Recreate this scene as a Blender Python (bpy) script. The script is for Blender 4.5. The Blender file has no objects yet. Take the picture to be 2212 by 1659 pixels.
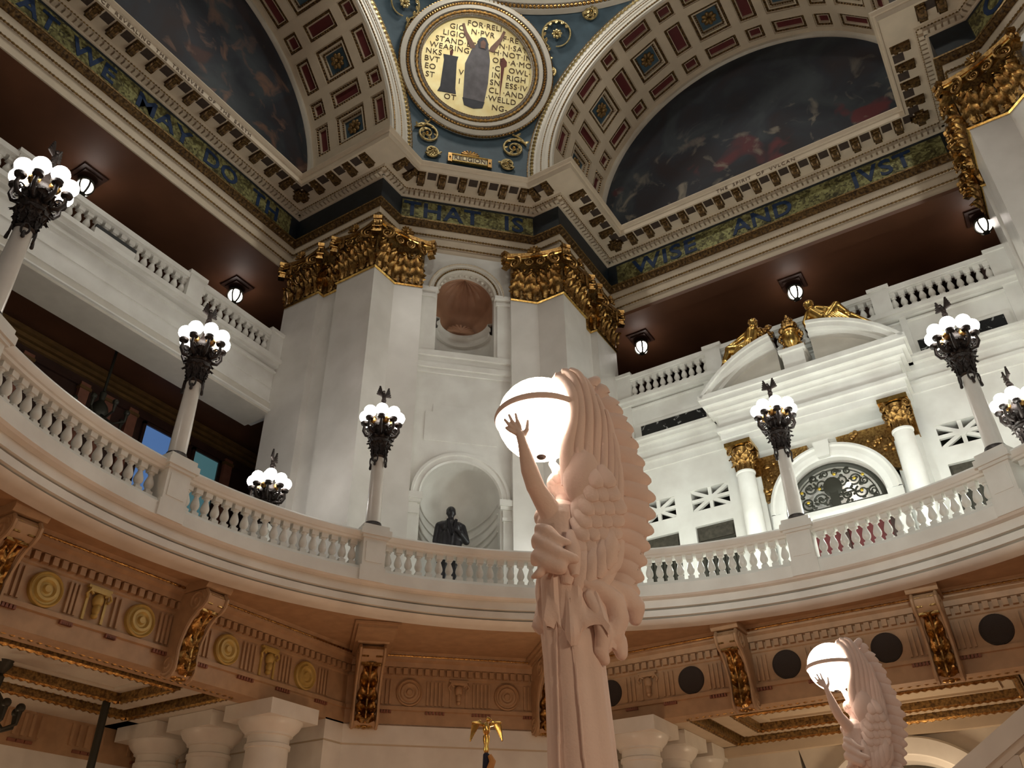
import bpy, bmesh, math, random
from mathutils import Vector, Matrix, Euler
random.seed(7)
PI = math.pi
SQ = math.sqrt(0.5)
sc = bpy.context.scene
COL = sc.collection

# ---------------------------------------------------------------- camera
FPX, PITCH, ROLL, YAW = 1845.0, math.radians(34.3054), math.radians(-0.6447), math.radians(31.7555)
CAMP = Vector((3.10, -7.29, 1.65))
_h = Vector((-math.sin(YAW), math.cos(YAW), 0)); _r = Vector((math.cos(YAW), math.sin(YAW), 0)); _u = Vector((0, 0, 1))
_f = _h * math.cos(PITCH) + _u * math.sin(PITCH)
_up = -_h * math.sin(PITCH) + _u * math.cos(PITCH)
_R = _r * math.cos(ROLL) + _up * math.sin(ROLL)
_U = -_r * math.sin(ROLL) + _up * math.cos(ROLL)
cd = bpy.data.cameras.new('camera'); cd.sensor_width = 36.0; cd.lens = FPX / 2212.0 * 36.0
cd.clip_start = 0.05; cd.clip_end = 200
cam = bpy.data.objects.new('camera', cd); COL.objects.link(cam)
m = Matrix.Identity(4)
for i, v in enumerate((_R, _U, -_f)):
    for j in range(3): m[j][i] = v[j]
m.translation = CAMP
cam.matrix_world = m
sc.camera = cam

# ---------------------------------------------------------------- world, exposure
w = bpy.data.worlds.new('world'); sc.world = w; w.use_nodes = True
w.node_tree.nodes['Background'].inputs[0].default_value = (1.0, 0.82, 0.66, 1)
w.node_tree.nodes['Background'].inputs[1].default_value = 0.045
sc.view_settings.view_transform = 'Standard'; sc.view_settings.look = 'None'
sc.view_settings.exposure = 0.0; sc.view_settings.gamma = 1.0
sc.view_settings.use_curve_mapping = False
sc.cycles.max_bounces = 6; sc.cycles.diffuse_bounces = 4; sc.cycles.glossy_bounces = 2; sc.cycles.transmission_bounces = 2
sc.cycles.caustics_reflective = False; sc.cycles.caustics_refractive = False

LAMP_E = 12.0        # globes of the balustrade lamps
ANGEL_E = 20.0       # big globes held by the winged figures
LANTERN_E = 16.0
def point_light(name, loc, power, color, radius=0.15):
    l = bpy.data.lights.new(name, 'POINT'); l.energy = power; l.color = color; l.shadow_soft_size = radius
    o = bpy.data.objects.new(name, l); COL.objects.link(o); o.location = loc; o['kind'] = 'helper'
    return o
# point lights added for lamps of the drum gallery, high above the crossing (out of the frame)
for k in range(4):
    a = math.radians(45 + 90 * k)
    point_light('drum_light', (7.2 * math.cos(a), 7.2 * math.sin(a), 30.1), 880, (1.0, 0.95, 0.84), 0.5)
# unseen point lights added over the right-arm balcony to brighten its wall
for x in (-3.6, -1.2, 1.2, 3.6):
    point_light('balcony_fill_light', (x, 9.2, 9.2), 125, (0.93, 1.0, 0.95), 0.2)
# unseen spot light assumed on the opposite balcony, behind the camera, trained on the right arm
sl_ = bpy.data.lights.new('assumed_balcony_spot', 'SPOT'); sl_.energy = 3600; sl_.color = (0.93, 1.0, 0.95); sl_.spot_size = math.radians(44); sl_.spot_blend = 0.7; sl_.shadow_soft_size = 0.12
so_ = bpy.data.objects.new('assumed_balcony_spot', sl_); COL.objects.link(so_); so_.location = (3.5, -12.4, 7.53); so_['kind'] = 'helper'
so_.rotation_euler = (Vector((1.2, 12.0, 9.4)) - Vector((3.5, -12.4, 7.53))).to_track_quat('-Z', 'Y').to_euler()
# lamps assumed in the ground-floor arms, plus unseen lights added near the camera to brighten the lower storey
for (x, y, p) in ((-11.6, -0.6, 38), (0.2, 11.2, 150), (6.0, -5.0, 260), (-4.5, -8.5, 200), (8.5, 4.0, 70)):
    point_light('ground_floor_light', (x, y, 3.2), p, (1.0, 0.74, 0.48), 0.3)

for (x, y, p) in ((-4.0, 4.2, 120), (-6.2, 0.5, 40)):  # unseen warm lights added below the frame to lift soffit and diagonal wall
    point_light('low_fill_light', (x, y, 2.0), p, (1.0, 0.70, 0.44), 0.3)

# ---------------------------------------------------------------- materials
MATS = {}
def mat(name, col, rough=0.5, metal=0.0, var=0.0, scale=4.0, col2=None, bump=0.0, bscale=30.0, emit=None, estr=0.0, spec=None):
    mt = bpy.data.materials.new(name); mt.use_nodes = True
    nt = mt.node_tree; b = nt.nodes['Principled BSDF']
    b.inputs['Base Color'].default_value = (*col, 1); b.inputs['Roughness'].default_value = rough; b.inputs['Metallic'].default_value = metal
    if spec is not None: b.inputs['Specular IOR Level'].default_value = spec
    if var > 0 or bump > 0 or col2:
        tc = nt.nodes.new('ShaderNodeTexCoord')
    if var > 0 or col2:
        n = nt.nodes.new('ShaderNodeTexNoise'); n.inputs['Scale'].default_value = scale; n.inputs['Detail'].default_value = 5
        nt.links.new(tc.outputs['Object'], n.inputs['Vector'])
        r = nt.nodes.new('ShaderNodeValToRGB'); r.color_ramp.elements[0].position = 0.36; r.color_ramp.elements[1].position = 0.66
        c2 = col2 if col2 else tuple(c * (1 - var) for c in col)
        r.color_ramp.elements[0].color = (*c2, 1); r.color_ramp.elements[1].color = (*col, 1)
        nt.links.new(n.outputs['Fac'], r.inputs['Fac']); nt.links.new(r.outputs['Color'], b.inputs['Base Color'])
    if bump > 0:
        n2 = nt.nodes.new('ShaderNodeTexNoise'); n2.inputs['Scale'].default_value = bscale; n2.inputs['Detail'].default_value = 3
        nt.links.new(tc.outputs['Object'], n2.inputs['Vector'])
        bp = nt.nodes.new('ShaderNodeBump'); bp.inputs['Strength'].default_value = bump; bp.inputs['Distance'].default_value = 0.02
        nt.links.new(n2.outputs['Fac'], bp.inputs['Height']); nt.links.new(bp.outputs['Normal'], b.inputs['Normal'])
    if emit:
        b.inputs['Emission Color'].default_value = (*emit, 1); b.inputs['Emission Strength'].default_value = estr
    MATS[name] = mt
    return mt
def voronoi_mat(name, c1, c2, c3, scale, rough, metal=0.0):
    mt = bpy.data.materials.new(name); mt.use_nodes = True
    nt = mt.node_tree; b = nt.nodes['Principled BSDF']; b.inputs['Roughness'].default_value = rough; b.inputs['Metallic'].default_value = metal
    tc = nt.nodes.new('ShaderNodeTexCoord'); v = nt.nodes.new('ShaderNodeTexVoronoi'); v.inputs['Scale'].default_value = scale
    nt.links.new(tc.outputs['Object'], v.inputs['Vector'])
    n = nt.nodes.new('ShaderNodeTexNoise'); n.inputs['Scale'].default_value = 2.2; n.inputs['Detail'].default_value = 4
    nt.links.new(tc.outputs['Object'], n.inputs['Vector'])
    mx = nt.nodes.new('ShaderNodeMath'); mx.operation = 'MULTIPLY_ADD'; mx.inputs[1].default_value = 0.45
    sp = nt.nodes.new('ShaderNodeSeparateColor'); nt.links.new(v.outputs['Color'], sp.inputs['Color'])
    nt.links.new(sp.outputs[0], mx.inputs[0]); nt.links.new(n.outputs['Fac'], mx.inputs[2])
    r = nt.nodes.new('ShaderNodeValToRGB'); e = r.color_ramp.elements
    e[0].position = 0.45; e[0].color = (*c1, 1); e[1].position = 0.95; e[1].color = (*c3, 1)
    q = e.new(0.68); q.color = (*c2, 1)
    nt.links.new(mx.outputs[0], r.inputs['Fac']); nt.links.new(r.outputs['Color'], b.inputs['Base Color'])
    MATS[name] = mt
    return mt
mat('marble', (0.80, 0.79, 0.74), 0.32, var=0.10, scale=1.6, col2=(0.70, 0.68, 0.63), spec=0.4)
mat('marble_polished', (0.74, 0.71, 0.66), 0.24, var=0.10, scale=1.3, col2=(0.66, 0.63, 0.58))
mat('statue_marble', (0.82, 0.69, 0.65), 0.6, var=0.06, scale=5, bump=0.12, bscale=60)
mat('cream', (0.60, 0.50, 0.37), 0.55, var=0.08, scale=3)
mat('cream_light', (0.64, 0.60, 0.52), 0.5, var=0.08, scale=3)
mat('tan', (0.47, 0.30, 0.17), 0.55, var=0.16, scale=5)
mat('tan_dark', (0.26, 0.10, 0.06), 0.6, var=0.2, scale=6)
mat('gold', (0.54, 0.33, 0.11), 0.30, 1.0, var=0.45, scale=18, col2=(0.22, 0.11, 0.035), bump=0.3, bscale=40)
mat('gold_bright', (0.90, 0.62, 0.20), 0.26, 1.0, var=0.3, scale=14, col2=(0.55, 0.31, 0.08))
mat('gold_paint', (0.36, 0.22, 0.07), 0.40, 0.45, var=0.45, scale=20, col2=(0.10, 0.055, 0.02))
mat('gold_dark', (0.22, 0.125, 0.04), 0.38, 0.55, var=0.5, scale=16, col2=(0.05, 0.027, 0.012))
mat('gold_pale', (0.74, 0.60, 0.30), 0.32, 0.75, var=0.35, scale=14, col2=(0.36, 0.26, 0.10))
mat('brown_dark', (0.055, 0.035, 0.025), 0.6, var=0.3, scale=8)
mat('bronze', (0.035, 0.024, 0.020), 0.38, 0.4, var=0.4, scale=25, bump=0.4, bscale=60)
mat('bronze_dark', (0.035, 0.033, 0.036), 0.36, 0.5, var=0.3, scale=8)
mat('blue_paint', (0.05, 0.095, 0.13), 0.6, var=0.25, scale=3)
mat('blue_dark', (0.012, 0.022, 0.032), 0.5, var=0.3, scale=6)
mat('blue_letter', (0.01, 0.045, 0.14), 0.4, var=0.3, scale=14)
mat('red_paint', (0.115, 0.016, 0.016), 0.6, var=0.2, scale=3)
mat('brown_ceiling', (0.15, 0.062, 0.030), 0.55, var=0.25, scale=0.8)
mat('wood_dark', (0.050, 0.022, 0.014), 0.45, var=0.3, scale=3)
mat('wood_gold', (0.16, 0.085, 0.026), 0.45, var=0.3, scale=4)
mat('shell_brown', (0.36, 0.19, 0.11), 0.6, var=0.12, scale=4)
mat('letter_dark', (0.10, 0.055, 0.02), 0.6)
mat('disc_gold', (1.0, 0.89, 0.52), 0.40, 0.75, var=0.14, scale=2.5, col2=(0.90, 0.74, 0.36))
mat('robe_grey', (0.20, 0.19, 0.21), 0.7, var=0.35, scale=3)
mat('stone_dark', (0.075, 0.078, 0.095), 0.7, var=0.2, scale=5)
mat('skin_mosaic', (0.26, 0.14, 0.10), 0.7, var=0.2, scale=6)
mat('torch_red', (0.16, 0.04, 0.03), 0.7)
mat('plaque', (0.70, 0.60, 0.36), 0.45, 0.3)
mat('mustard', (0.55, 0.38, 0.11), 0.45, 0.15, var=0.2, scale=6)
mat('floor_tile', (0.52, 0.27, 0.17), 0.5, var=0.2, scale=2)
mat('black', (0.012, 0.012, 0.012), 0.6)
mat('speaker', (0.035, 0.026, 0.022), 0.8, bump=0.6, bscale=90)
mat('iron', (0.035, 0.034, 0.024), 0.5, 0.3)
mat('iron_gold', (0.65, 0.45, 0.06), 0.35, 0.8)
mat('grille_bronze', (0.085, 0.075, 0.055), 0.5, 0.3, var=0.4, scale=12)
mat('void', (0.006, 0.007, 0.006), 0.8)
mat('velvet_red', (0.10, 0.012, 0.012), 0.7)
mat('cloth_navy', (0.012, 0.014, 0.035), 0.85)
mat('cloth_gold', (0.45, 0.20, 0.05), 0.7)
mat('globe', (1, 1, 1), 0.3, emit=(1.0, 0.96, 0.90), estr=LAMP_E)
mat('globe_soft', (1, 0.97, 0.94), 0.3, emit=(1.0, 0.90, 0.82), estr=LANTERN_E)
mat('angel_globe', (1, 1, 1), 0.4, emit=(1.0, 0.80, 0.62), estr=ANGEL_E)
mat('pane_blue', (0.10, 0.2, 0.4), 0.3, emit=(0.10, 0.21, 0.48), estr=0.55)
mat('pane_teal', (0.10, 0.2, 0.2), 0.3, emit=(0.07, 0.17, 0.19), estr=0.55)
voronoi_mat('mosaic', (0.065, 0.060, 0.028), (0.18, 0.17, 0.065), (0.42, 0.42, 0.18), 16, 0.33, 0.35)
# black marble with white veins
mt = mat('black_marble', (0.02, 0.021, 0.021), 0.15)
nt = mt.node_tree; b = nt.nodes['Principled BSDF']
tc = nt.nodes.new('ShaderNodeTexCoord'); n = nt.nodes.new('ShaderNodeTexNoise'); n.inputs['Scale'].default_value = 2.6; n.inputs['Detail'].default_value = 8; n.inputs['Distortion'].default_value = 1.6
nt.links.new(tc.outputs['Object'], n.inputs['Vector'])
r = nt.nodes.new('ShaderNodeValToRGB'); e = r.color_ramp.elements
e[0].position = 0.585; e[0].color = (0.018, 0.019, 0.02, 1); e[1].position = 0.70; e[1].color = (0.018, 0.019, 0.02, 1)
q = e.new(0.64); q.color = (0.42, 0.43, 0.42, 1)
nt.links.new(n.outputs['Fac'], r.inputs['Fac']); nt.links.new(r.outputs['Color'], b.inputs['Base Color'])
# painted lunettes: plain abstract dark canvas, warm and pale blurs low down
def canvas(name, red_at, pale_low, zmid, red_col):
    mt = bpy.data.materials.new(name); mt.use_nodes = True; nt = mt.node_tree; b = nt.nodes['Principled BSDF']; b.inputs['Roughness'].default_value = 0.75
    tc = nt.nodes.new('ShaderNodeTexCoord'); sep = nt.nodes.new('ShaderNodeSeparateXYZ'); nt.links.new(tc.outputs['Object'], sep.inputs[0])
    def noise(s, d, dist=0.0, off=0.0):
        mp = nt.nodes.new('ShaderNodeMapping'); mp.inputs['Location'].default_value = (off, off * 1.7, off * 0.6); nt.links.new(tc.outputs['Object'], mp.inputs['Vector'])
        q = nt.nodes.new('ShaderNodeTexNoise'); q.inputs['Scale'].default_value = s; q.inputs['Detail'].default_value = d; q.inputs['Distortion'].default_value = dist
        nt.links.new(mp.outputs[0], q.inputs['Vector']); return q
    def ramp(src, stops):
        q = nt.nodes.new('ShaderNodeValToRGB'); el = q.color_ramp.elements
        el[0].position = stops[0][0]; el[0].color = (*stops[0][1], 1); el[1].position = stops[-1][0]; el[1].color = (*stops[-1][1], 1)
        for p, cc in stops[1:-1]:
            z = el.new(p); z.color = (*cc, 1)
        nt.links.new(src, q.inputs['Fac']); return q
    base = ramp(noise(0.6, 4, 0.6).outputs['Fac'], [(0.3, (0.020, 0.012, 0.014)), (0.5, (0.018, 0.022, 0.032)), (0.7, (0.040, 0.050, 0.058))])
    pale = ramp(noise(1.25, 5, 0.8, 3.1).outputs['Fac'], [(0.56, (0, 0, 0)), (0.68, (1, 1, 1))])
    redm = ramp(noise(0.55, 3, 0.4, red_at).outputs['Fac'], [(0.61, (0, 0, 0)), (0.67, (1, 1, 1))])
    mr = nt.nodes.new('ShaderNodeMapRange'); mr.inputs['From Min'].default_value = zmid + 1.0; mr.inputs['From Max'].default_value = zmid - 2.2
    nt.links.new(sep.outputs['Z'], mr.inputs['Value'])
    def mul(a, bb):
        q = nt.nodes.new('ShaderNodeMath'); q.operation = 'MULTIPLY'; nt.links.new(a, q.inputs[0]); nt.links.new(bb, q.inputs[1]); return q.outputs[0]
    def mix(fac, a, colr):
        q = nt.nodes.new('ShaderNodeMix'); q.data_type = 'RGBA'; nt.links.new(fac, q.inputs['Factor']); nt.links.new(a, q.inputs['A']); q.inputs['B'].default_value = (*colr, 1); return q.outputs['Result']
    c = mix(mul(redm.outputs[0], mr.outputs[0]), base.outputs[0], red_col)
    c = mix(mul(pale.outputs[0], mr.outputs[0]), c, pale_low)
    nt.links.new(c, b.inputs['Base Color']); MATS[name] = mt
canvas('canvas_right', 0.0, (0.24, 0.21, 0.165), 24.6, (0.12, 0.022, 0.026))
canvas('canvas_left', 5.0, (0.15, 0.085, 0.06), 26.8, (0.055, 0.025, 0.022))
# big globe: ribbed glass relief is geometry; voile relief only here
M = MATS
# ---------------------------------------------------------------- mesh helpers
class MB:
    def __init__(s): s.v = []; s.f = []
    def add(s, vs, fs):
        o = len(s.v); s.v += [tuple(p) for p in vs]; s.f += [tuple(i + o for i in f) for f in fs]; return s
    def box(s, x0, x1, y0, y1, z0, z1, M4=None):
        vs = [(x, y, z) for z in (z0, z1) for y in (y0, y1) for x in (x0, x1)]
        if M4: vs = [M4 @ Vector(p) for p in vs]
        return s.add(vs, [(0, 2, 3, 1), (4, 5, 7, 6), (0, 1, 5, 4), (2, 6, 7, 3), (0, 4, 6, 2), (1, 3, 7, 5)])
    def sweep(s, path, prof, closed=False, cap=True):
        n = len(path); k = len(prof); rings = []
        for i in range(n):
            for (o, z) in prof: rings.append((*offp(path, i, o, closed), z))
        fs = []
        for i in range(n if closed else n - 1):
            j = (i + 1) % n
            for q in range(k - 1): fs.append((i * k + q, j * k + q, j * k + q + 1, i * k + q + 1))
        if cap and not closed:
            fs.append(tuple(range(k))); fs.append(tuple((n - 1) * k + q for q in range(k)))
        return s.add(rings, fs)
    def lathe(s, prof, seg=16, c=(0, 0, 0), a0=0.0, a1=2 * PI, sx=1.0, sy=1.0):
        full = abs(a1 - a0 - 2 * PI) < 1e-6; m = seg if full else seg + 1; k = len(prof)
        vs = [(c[0] + r * math.cos(a0 + (a1 - a0) * i / seg) * sx, c[1] + r * math.sin(a0 + (a1 - a0) * i / seg) * sy, c[2] + z) for i in range(m) for (r, z) in prof]
        fs = [(i * k + q, ((i + 1) % m) * k + q, ((i + 1) % m) * k + q + 1, i * k + q + 1) for i in range(seg) for q in range(k - 1)]
        return s.add(vs, fs)
    def tube(s, pts, rad, seg=8, closed=False):
        pts = [Vector(p) for p in pts]; n = len(pts)
        if not hasattr(rad, '__len__'): rad = [rad] * n
        vs = []; prev = None
        for i, p in enumerate(pts):
            t = (pts[(i + 1) % n] - pts[i - 1]) if closed else (pts[min(i + 1, n - 1)] - pts[max(i - 1, 0)])
            t = t.normalized() if t.length > 1e-9 else Vector((0, 0, 1))
            if prev is None:
                u = t.cross(Vector((0, 0, 1)));
                if u.length < 1e-3: u = t.cross(Vector((1, 0, 0)))
            else:
                u = prev - t * prev.dot(t)
            u.normalize(); prev = u; w2 = t.cross(u)
            for j in range(seg):
                a = 2 * PI * j / seg; vs.append(p + (u * math.cos(a) + w2 * math.sin(a)) * rad[i])
        fs = [(i * seg + j, i * seg + (j + 1) % seg, ((i + 1) % n) * seg + (j + 1) % seg, ((i + 1) % n) * seg + j) for i in range(n if closed else n - 1) for j in range(seg)]
        if not closed: fs += [tuple(range(seg)), tuple((n - 1) * seg + j for j in range(seg))]
        return s.add(vs, fs)
    def ball(s, c, r, nu=12, nv=8):
        if not hasattr(r, '__len__'): r = (r, r, r)
        vs = [(c[0], c[1], c[2] - r[2])]
        for i in range(1, nv):
            t = -PI / 2 + PI * i / nv
            for j in range(nu): vs.append((c[0] + r[0] * math.cos(t) * math.cos(2 * PI * j / nu), c[1] + r[1] * math.cos(t) * math.sin(2 * PI * j / nu), c[2] + r[2] * math.sin(t)))
        vs.append((c[0], c[1], c[2] + r[2])); L = len(vs) - 1; fs = []
        for j in range(nu):
            fs.append((0, 1 + (j + 1) % nu, 1 + j)); fs.append((L, L - nu + j, L - nu + (j + 1) % nu))
            for i in range(nv - 2):
                a = 1 + i * nu; fs.append((a + j, a + (j + 1) % nu, a + nu + (j + 1) % nu, a + nu + j))
        return s.add(vs, fs)
    def prism(s, poly, fr, d0, d1):
        k = len(poly); vs = [fr @ Vector((p[0], p[1], d)) for d in (d0, d1) for p in poly]
        return s.add(vs, [tuple(range(k)), tuple(range(k, 2 * k))] + [(i, (i + 1) % k, k + (i + 1) % k, k + i) for i in range(k)])
    def cap_cone(s, p0, r0, p1, r1, seg=10):
        p0 = Vector(p0); p1 = Vector(p1); d = p1 - p0; pts = []; rad = []
        L = max(d.length, 1e-6); t = d / L
        for q in (-1, -0.9, -0.7, -0.4, 0): pts.append(p0 + t * q * r0); rad.append(max(r0 * math.sqrt(max(0, 1 - q * q)), r0 * 0.08))
        for q in (0, 0.4, 0.7, 0.9, 1): pts.append(p1 + t * q * r1); rad.append(max(r1 * math.sqrt(max(0, 1 - q * q)), r1 * 0.08))
        return s.tube(pts, rad, seg)
    def mesh(s, name, mt=None, smooth=False):
        me = bpy.data.meshes.new(name); me.from_pydata(s.v, [], s.f)
        bm = bmesh.new(); bm.from_mesh(me); bmesh.ops.recalc_face_normals(bm, faces=bm.faces); bm.to_mesh(me); bm.free()
        if smooth:
            me.polygons.foreach_set('use_smooth', [True] * len(me.polygons))
            try: me.set_sharp_from_angle(angle=math.radians(smooth if smooth is not True else 42))
            except Exception: pass
        if mt: me.materials.append(M[mt] if isinstance(mt, str) else mt)
        return me
    def build(s, name, mt, parent=None, smooth=False): return inst(name, s.mesh(name, mt, smooth), parent)
def inst(name, me, parent=None, mw=None):
    o = bpy.data.objects.new(name, me); COL.objects.link(o)
    if parent: o.parent = parent
    if mw is not None: o.matrix_local = mw
    return o
def tag(o, label, cat=None, group=None, kind=None):
    o['label'] = label
    if cat: o['category'] = cat
    if group: o['group'] = group
    if kind: o['kind'] = kind
    return o
def thing(name, label, cat, loc=(0, 0, 0), rz=0.0, group=None):
    o = bpy.data.objects.new(name, None); COL.objects.link(o); o.location = loc; o.rotation_euler = (0, 0, rz); o.empty_display_size = 0.2
    return tag(o, label, cat, group)
def copy_tree(o, parent=None):
    c = o.copy(); COL.objects.link(c)
    if parent: c.parent = parent
    for ch in list(o.children): copy_tree(ch, c)
    return c
def offp(path, i, o, closed=False):
    n = len(path); p = Vector(path[i]).to_2d()
    def nrm(a, b):
        d = (Vector(b) - Vector(a)).to_2d().normalized(); return Vector((d.y, -d.x))
    ns = []
    if i > 0 or closed: ns.append(nrm(path[i - 1], path[i]))
    if i < n - 1 or closed: ns.append(nrm(path[i], path[(i + 1) % n]))
    if len(ns) == 1: q = p + ns[0] * o
    else:
        b = ns[0] + ns[1]; q = p + b * (o / (1 + ns[0].dot(ns[1])))
    return (q.x, q.y)
def along(path, o, spacing, margin=0.0, closed=False, count=None):
    """(x, y, angle, segment) spaced along the offset path; angle turns +Y outward-normal frames"""
    out = []; n = len(path); q = [Vector(offp(path, i, o, closed)) for i in range(n)]
    for i in range(n if closed else n - 1):
        a, b = q[i], q[(i + 1) % n]; L = (b - a).length - 2 * margin
        if L <= 0: continue
        k = max(1, round(L / spacing)); d = (b - a).normalized()
        for j in range(k):
            p = a + d * (margin + L * (j + 0.5) / k); out.append((p.x, p.y, math.atan2(d.y, d.x), i))
    return out
def T(x, y, z, rz=0.0, rx=0.0, ry=0.0, s=1.0):
    return Matrix.Translation((x, y, z)) @ Euler((rx, ry, rz), 'XYZ').to_matrix().to_4x4() @ Matrix.Scale(s, 4)
def frame(o, ex, ey, ez):
    m4 = Matrix.Identity(4)
    for i, v in enumerate((ex, ey, ez)):
        for j in range(3): m4[j][i] = v[j]
    m4.translation = o; return m4
DGF = lambda a, d, z: (SQ * (a - d), SQ * (a + d), z)           # diagonal pier coordinates
DG_FR = frame(Vector((0, 0, 0)), Vector((SQ, SQ, 0)), Vector((0, 0, 1)), Vector((-SQ, SQ, 0)))   # (a, z, d)
def text_mesh(name, txt, size, mt, ext=0.012, align='CENTER', spacing=1.0, xs=1.0, bold=0.0):
    cu = bpy.data.curves.new(name, 'FONT'); cu.body = txt; cu.size = size; cu.extrude = ext; cu.align_x = align; cu.align_y = 'CENTER'
    cu.offset = bold; cu.space_character = spacing; cu.resolution_u = 3
    o = bpy.data.objects.new(name, cu); COL.objects.link(o)
    dg = bpy.context.evaluated_depsgraph_get(); dg.update()
    me = bpy.data.meshes.new_from_object(o.evaluated_get(dg)); bpy.data.objects.remove(o); bpy.data.curves.remove(cu)
    if xs != 1.0:
        for v in me.vertices: v.co.x *= xs
    me.materials.clear(); me.materials.append(M[mt]); me.name = name
    return me
def remesh(mb, name, mt, voxel, smooth_it=3):
    me = bpy.data.meshes.new(name); me.from_pydata(mb.v, [], mb.f)
    bm = bmesh.new(); bm.from_mesh(me); bmesh.ops.recalc_face_normals(bm, faces=bm.faces); bm.to_mesh(me); bm.free()
    o = bpy.data.objects.new(name, me); COL.objects.link(o)
    md = o.modifiers.new('r', 'REMESH'); md.mode = 'VOXEL'; md.voxel_size = voxel; md.use_smooth_shade = True
    s2 = o.modifiers.new('s', 'SMOOTH'); s2.iterations = smooth_it; s2.factor = 0.5
    dg = bpy.context.evaluated_depsgraph_get(); dg.update()
    r = bpy.data.meshes.new_from_object(o.evaluated_get(dg)); bpy.data.objects.remove(o); bpy.data.meshes.remove(me)
    r.name = name; r.materials.clear(); r.materials.append(M[mt])
    return r
def beads(path3, r, step, mt, name, parent, closed=False, pinch=0.45):
    """a run of beads: one tube whose radius swells once per step"""
    pts = []; rad = []
    P = [Vector(p) for p in path3] + ([Vector(path3[0])] if closed else [])
    for i in range(len(P) - 1):
        L = (P[i + 1] - P[i]).length; k = max(1, round(L / step))
        for j in range(k * 2):
            pts.append(P[i].lerp(P[i + 1], j / (2 * k))); rad.append(r if j % 2 else r * pinch)
    if not closed: pts.append(P[-1]); rad.append(r * pinch)
    return MB().tube(pts, rad, 6, closed).build(name, mt, parent, True)
def acanthus(name, wd, ht, curl, mt, rows=9, cols=7):
    """leaf standing on z=0, face to -y, tip curling out to -y"""
    mb = MB(); vs = []
    for i in range(rows + 1):
        t = i / rows; half = wd * 0.5 * (0.62 + 0.55 * math.sin(PI * min(t * 0.9 + 0.08, 1))) * (1 - 0.72 * max(0, t - 0.62) / 0.38) * (1 + 0.16 * (1 if i % 2 else -1))
        bend = curl * (max(0, t - 0.35) / 0.65) ** 2
        zz = ht * (t if t < 0.8 else 0.8 + (t - 0.8) * 0.25 - max(0, t - 0.9) * 1.2)
        for j in range(cols + 1):
            u = -1 + 2 * j / cols; fold = 0.10 * wd * math.cos(u * PI * 2.0) * (1 - t * 0.4)
            vs.append((half * u, -bend - 0.03 * wd - fold + 0.10 * wd * u * u, zz - 0.05 * ht * u * u * t))
    f = [(i * (cols + 1) + j, i * (cols + 1) + j + 1, (i + 1) * (cols + 1) + j + 1, (i + 1) * (cols + 1) + j) for i in range(rows) for j in range(cols)]
    return mb.add(vs, f).mesh(name, mt, 60)
def spiral_pts(r0, r1, turns, n=26, start=0.0, sgn=1):
    return [((r0 + (r1 - r0) * i / n) * math.cos(start + sgn * 2 * PI * turns * i / n), (r0 + (r1 - r0) * i / n) * math.sin(start + sgn * 2 * PI * turns * i / n)) for i in range(n + 1)]
def rosette(name, r, petals, mt, depth=0.05):
    mb = MB(); mb.ball((0, 0, depth * 0.8), (r * 0.24, r * 0.24, depth * 0.9), 10, 6)
    for k in range(petals):
        a = 2 * PI * k / petals; c, s_ = math.cos(a), math.sin(a)
        for (q, rr, dz) in ((0.62, 0.30, 0.5),):
            m4 = Matrix.Rotation(a, 4, 'Z'); t = MB().ball((r * q, 0, depth * 0.35), (r * 0.40, r * rr, depth * dz), 8, 6)
            mb.add([m4 @ Vector(p) for p in t.v], t.f)
    return mb.mesh(name, mt, True)
# ================================================================ UPPER ENTABLATURE
A, B, EE, DD = 12.16, 5.16, 8.87, 6.08
UP = [(-A, -B), (-A, B), (-EE, B), (-EE, DD), (-DD, EE), (-B, EE), (-B, A), (B, A), (B, EE), (DD, EE), (EE, DD), (EE, B), (A, B)]
ent = MB().sweep(UP, [(-0.62, 18.52), (-0.20, 18.52), (-0.20, 18.80), (-0.155, 18.84), (-0.155, 19.14), (-0.11, 19.18), (-0.11, 19.42), (-0.14, 19.44), (-0.14, 19.64), (-0.62, 19.64)]).build('trim_1', 'cream', None)
tag(ent, 'cream and gilt entablature running under the painted lunettes around the crossing', kind='structure')
MB().sweep(UP, [(-0.62, 20.56), (-0.07, 20.56), (-0.04, 20.60), (-0.04, 20.70), (0.06, 20.71), (0.12, 20.73), (0.15, 20.79), (0.84, 20.79), (0.86, 20.74), (0.87, 20.74), (0.88, 20.92), (0.92, 20.94), (0.97, 21.02), (0.97, 21.05), (0.45, 21.06), (-0.62, 21.06)]).build('cornice', 'cream', ent)
MB().sweep(UP, [(-0.14, 19.42), (-0.07, 19.43), (-0.03, 19.50), (0.0, 19.60), (-0.14, 19.62)]).build('gilt_band', 'gold_dark', ent)
MB().sweep(UP, [(-0.14, 19.60), (0.015, 19.60), (0.02, 19.645), (-0.14, 19.65)]).build('gilt_fillet', 'gold_paint', ent)
MB().sweep(UP, [(-0.6, 19.64), (-0.11, 19.64), (-0.11, 20.57), (-0.6, 20.57)]).build('frieze', 'blue_dark', ent)
def pathz(path, o, z): return [(*offp(path, i, o), z) for i in range(len(path))]
beads(pathz(UP, -0.16, 18.82), 0.032, 0.10, 'gold_paint', 'bead_moulding', ent)
beads(pathz(UP, -0.115, 19.16), 0.036, 0.085, 'gold_paint', 'bead_moulding', ent)
beads(pathz(UP, 0.10, 20.735), 0.026, 0.085, 'gold_paint', 'bead_moulding', ent)
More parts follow.
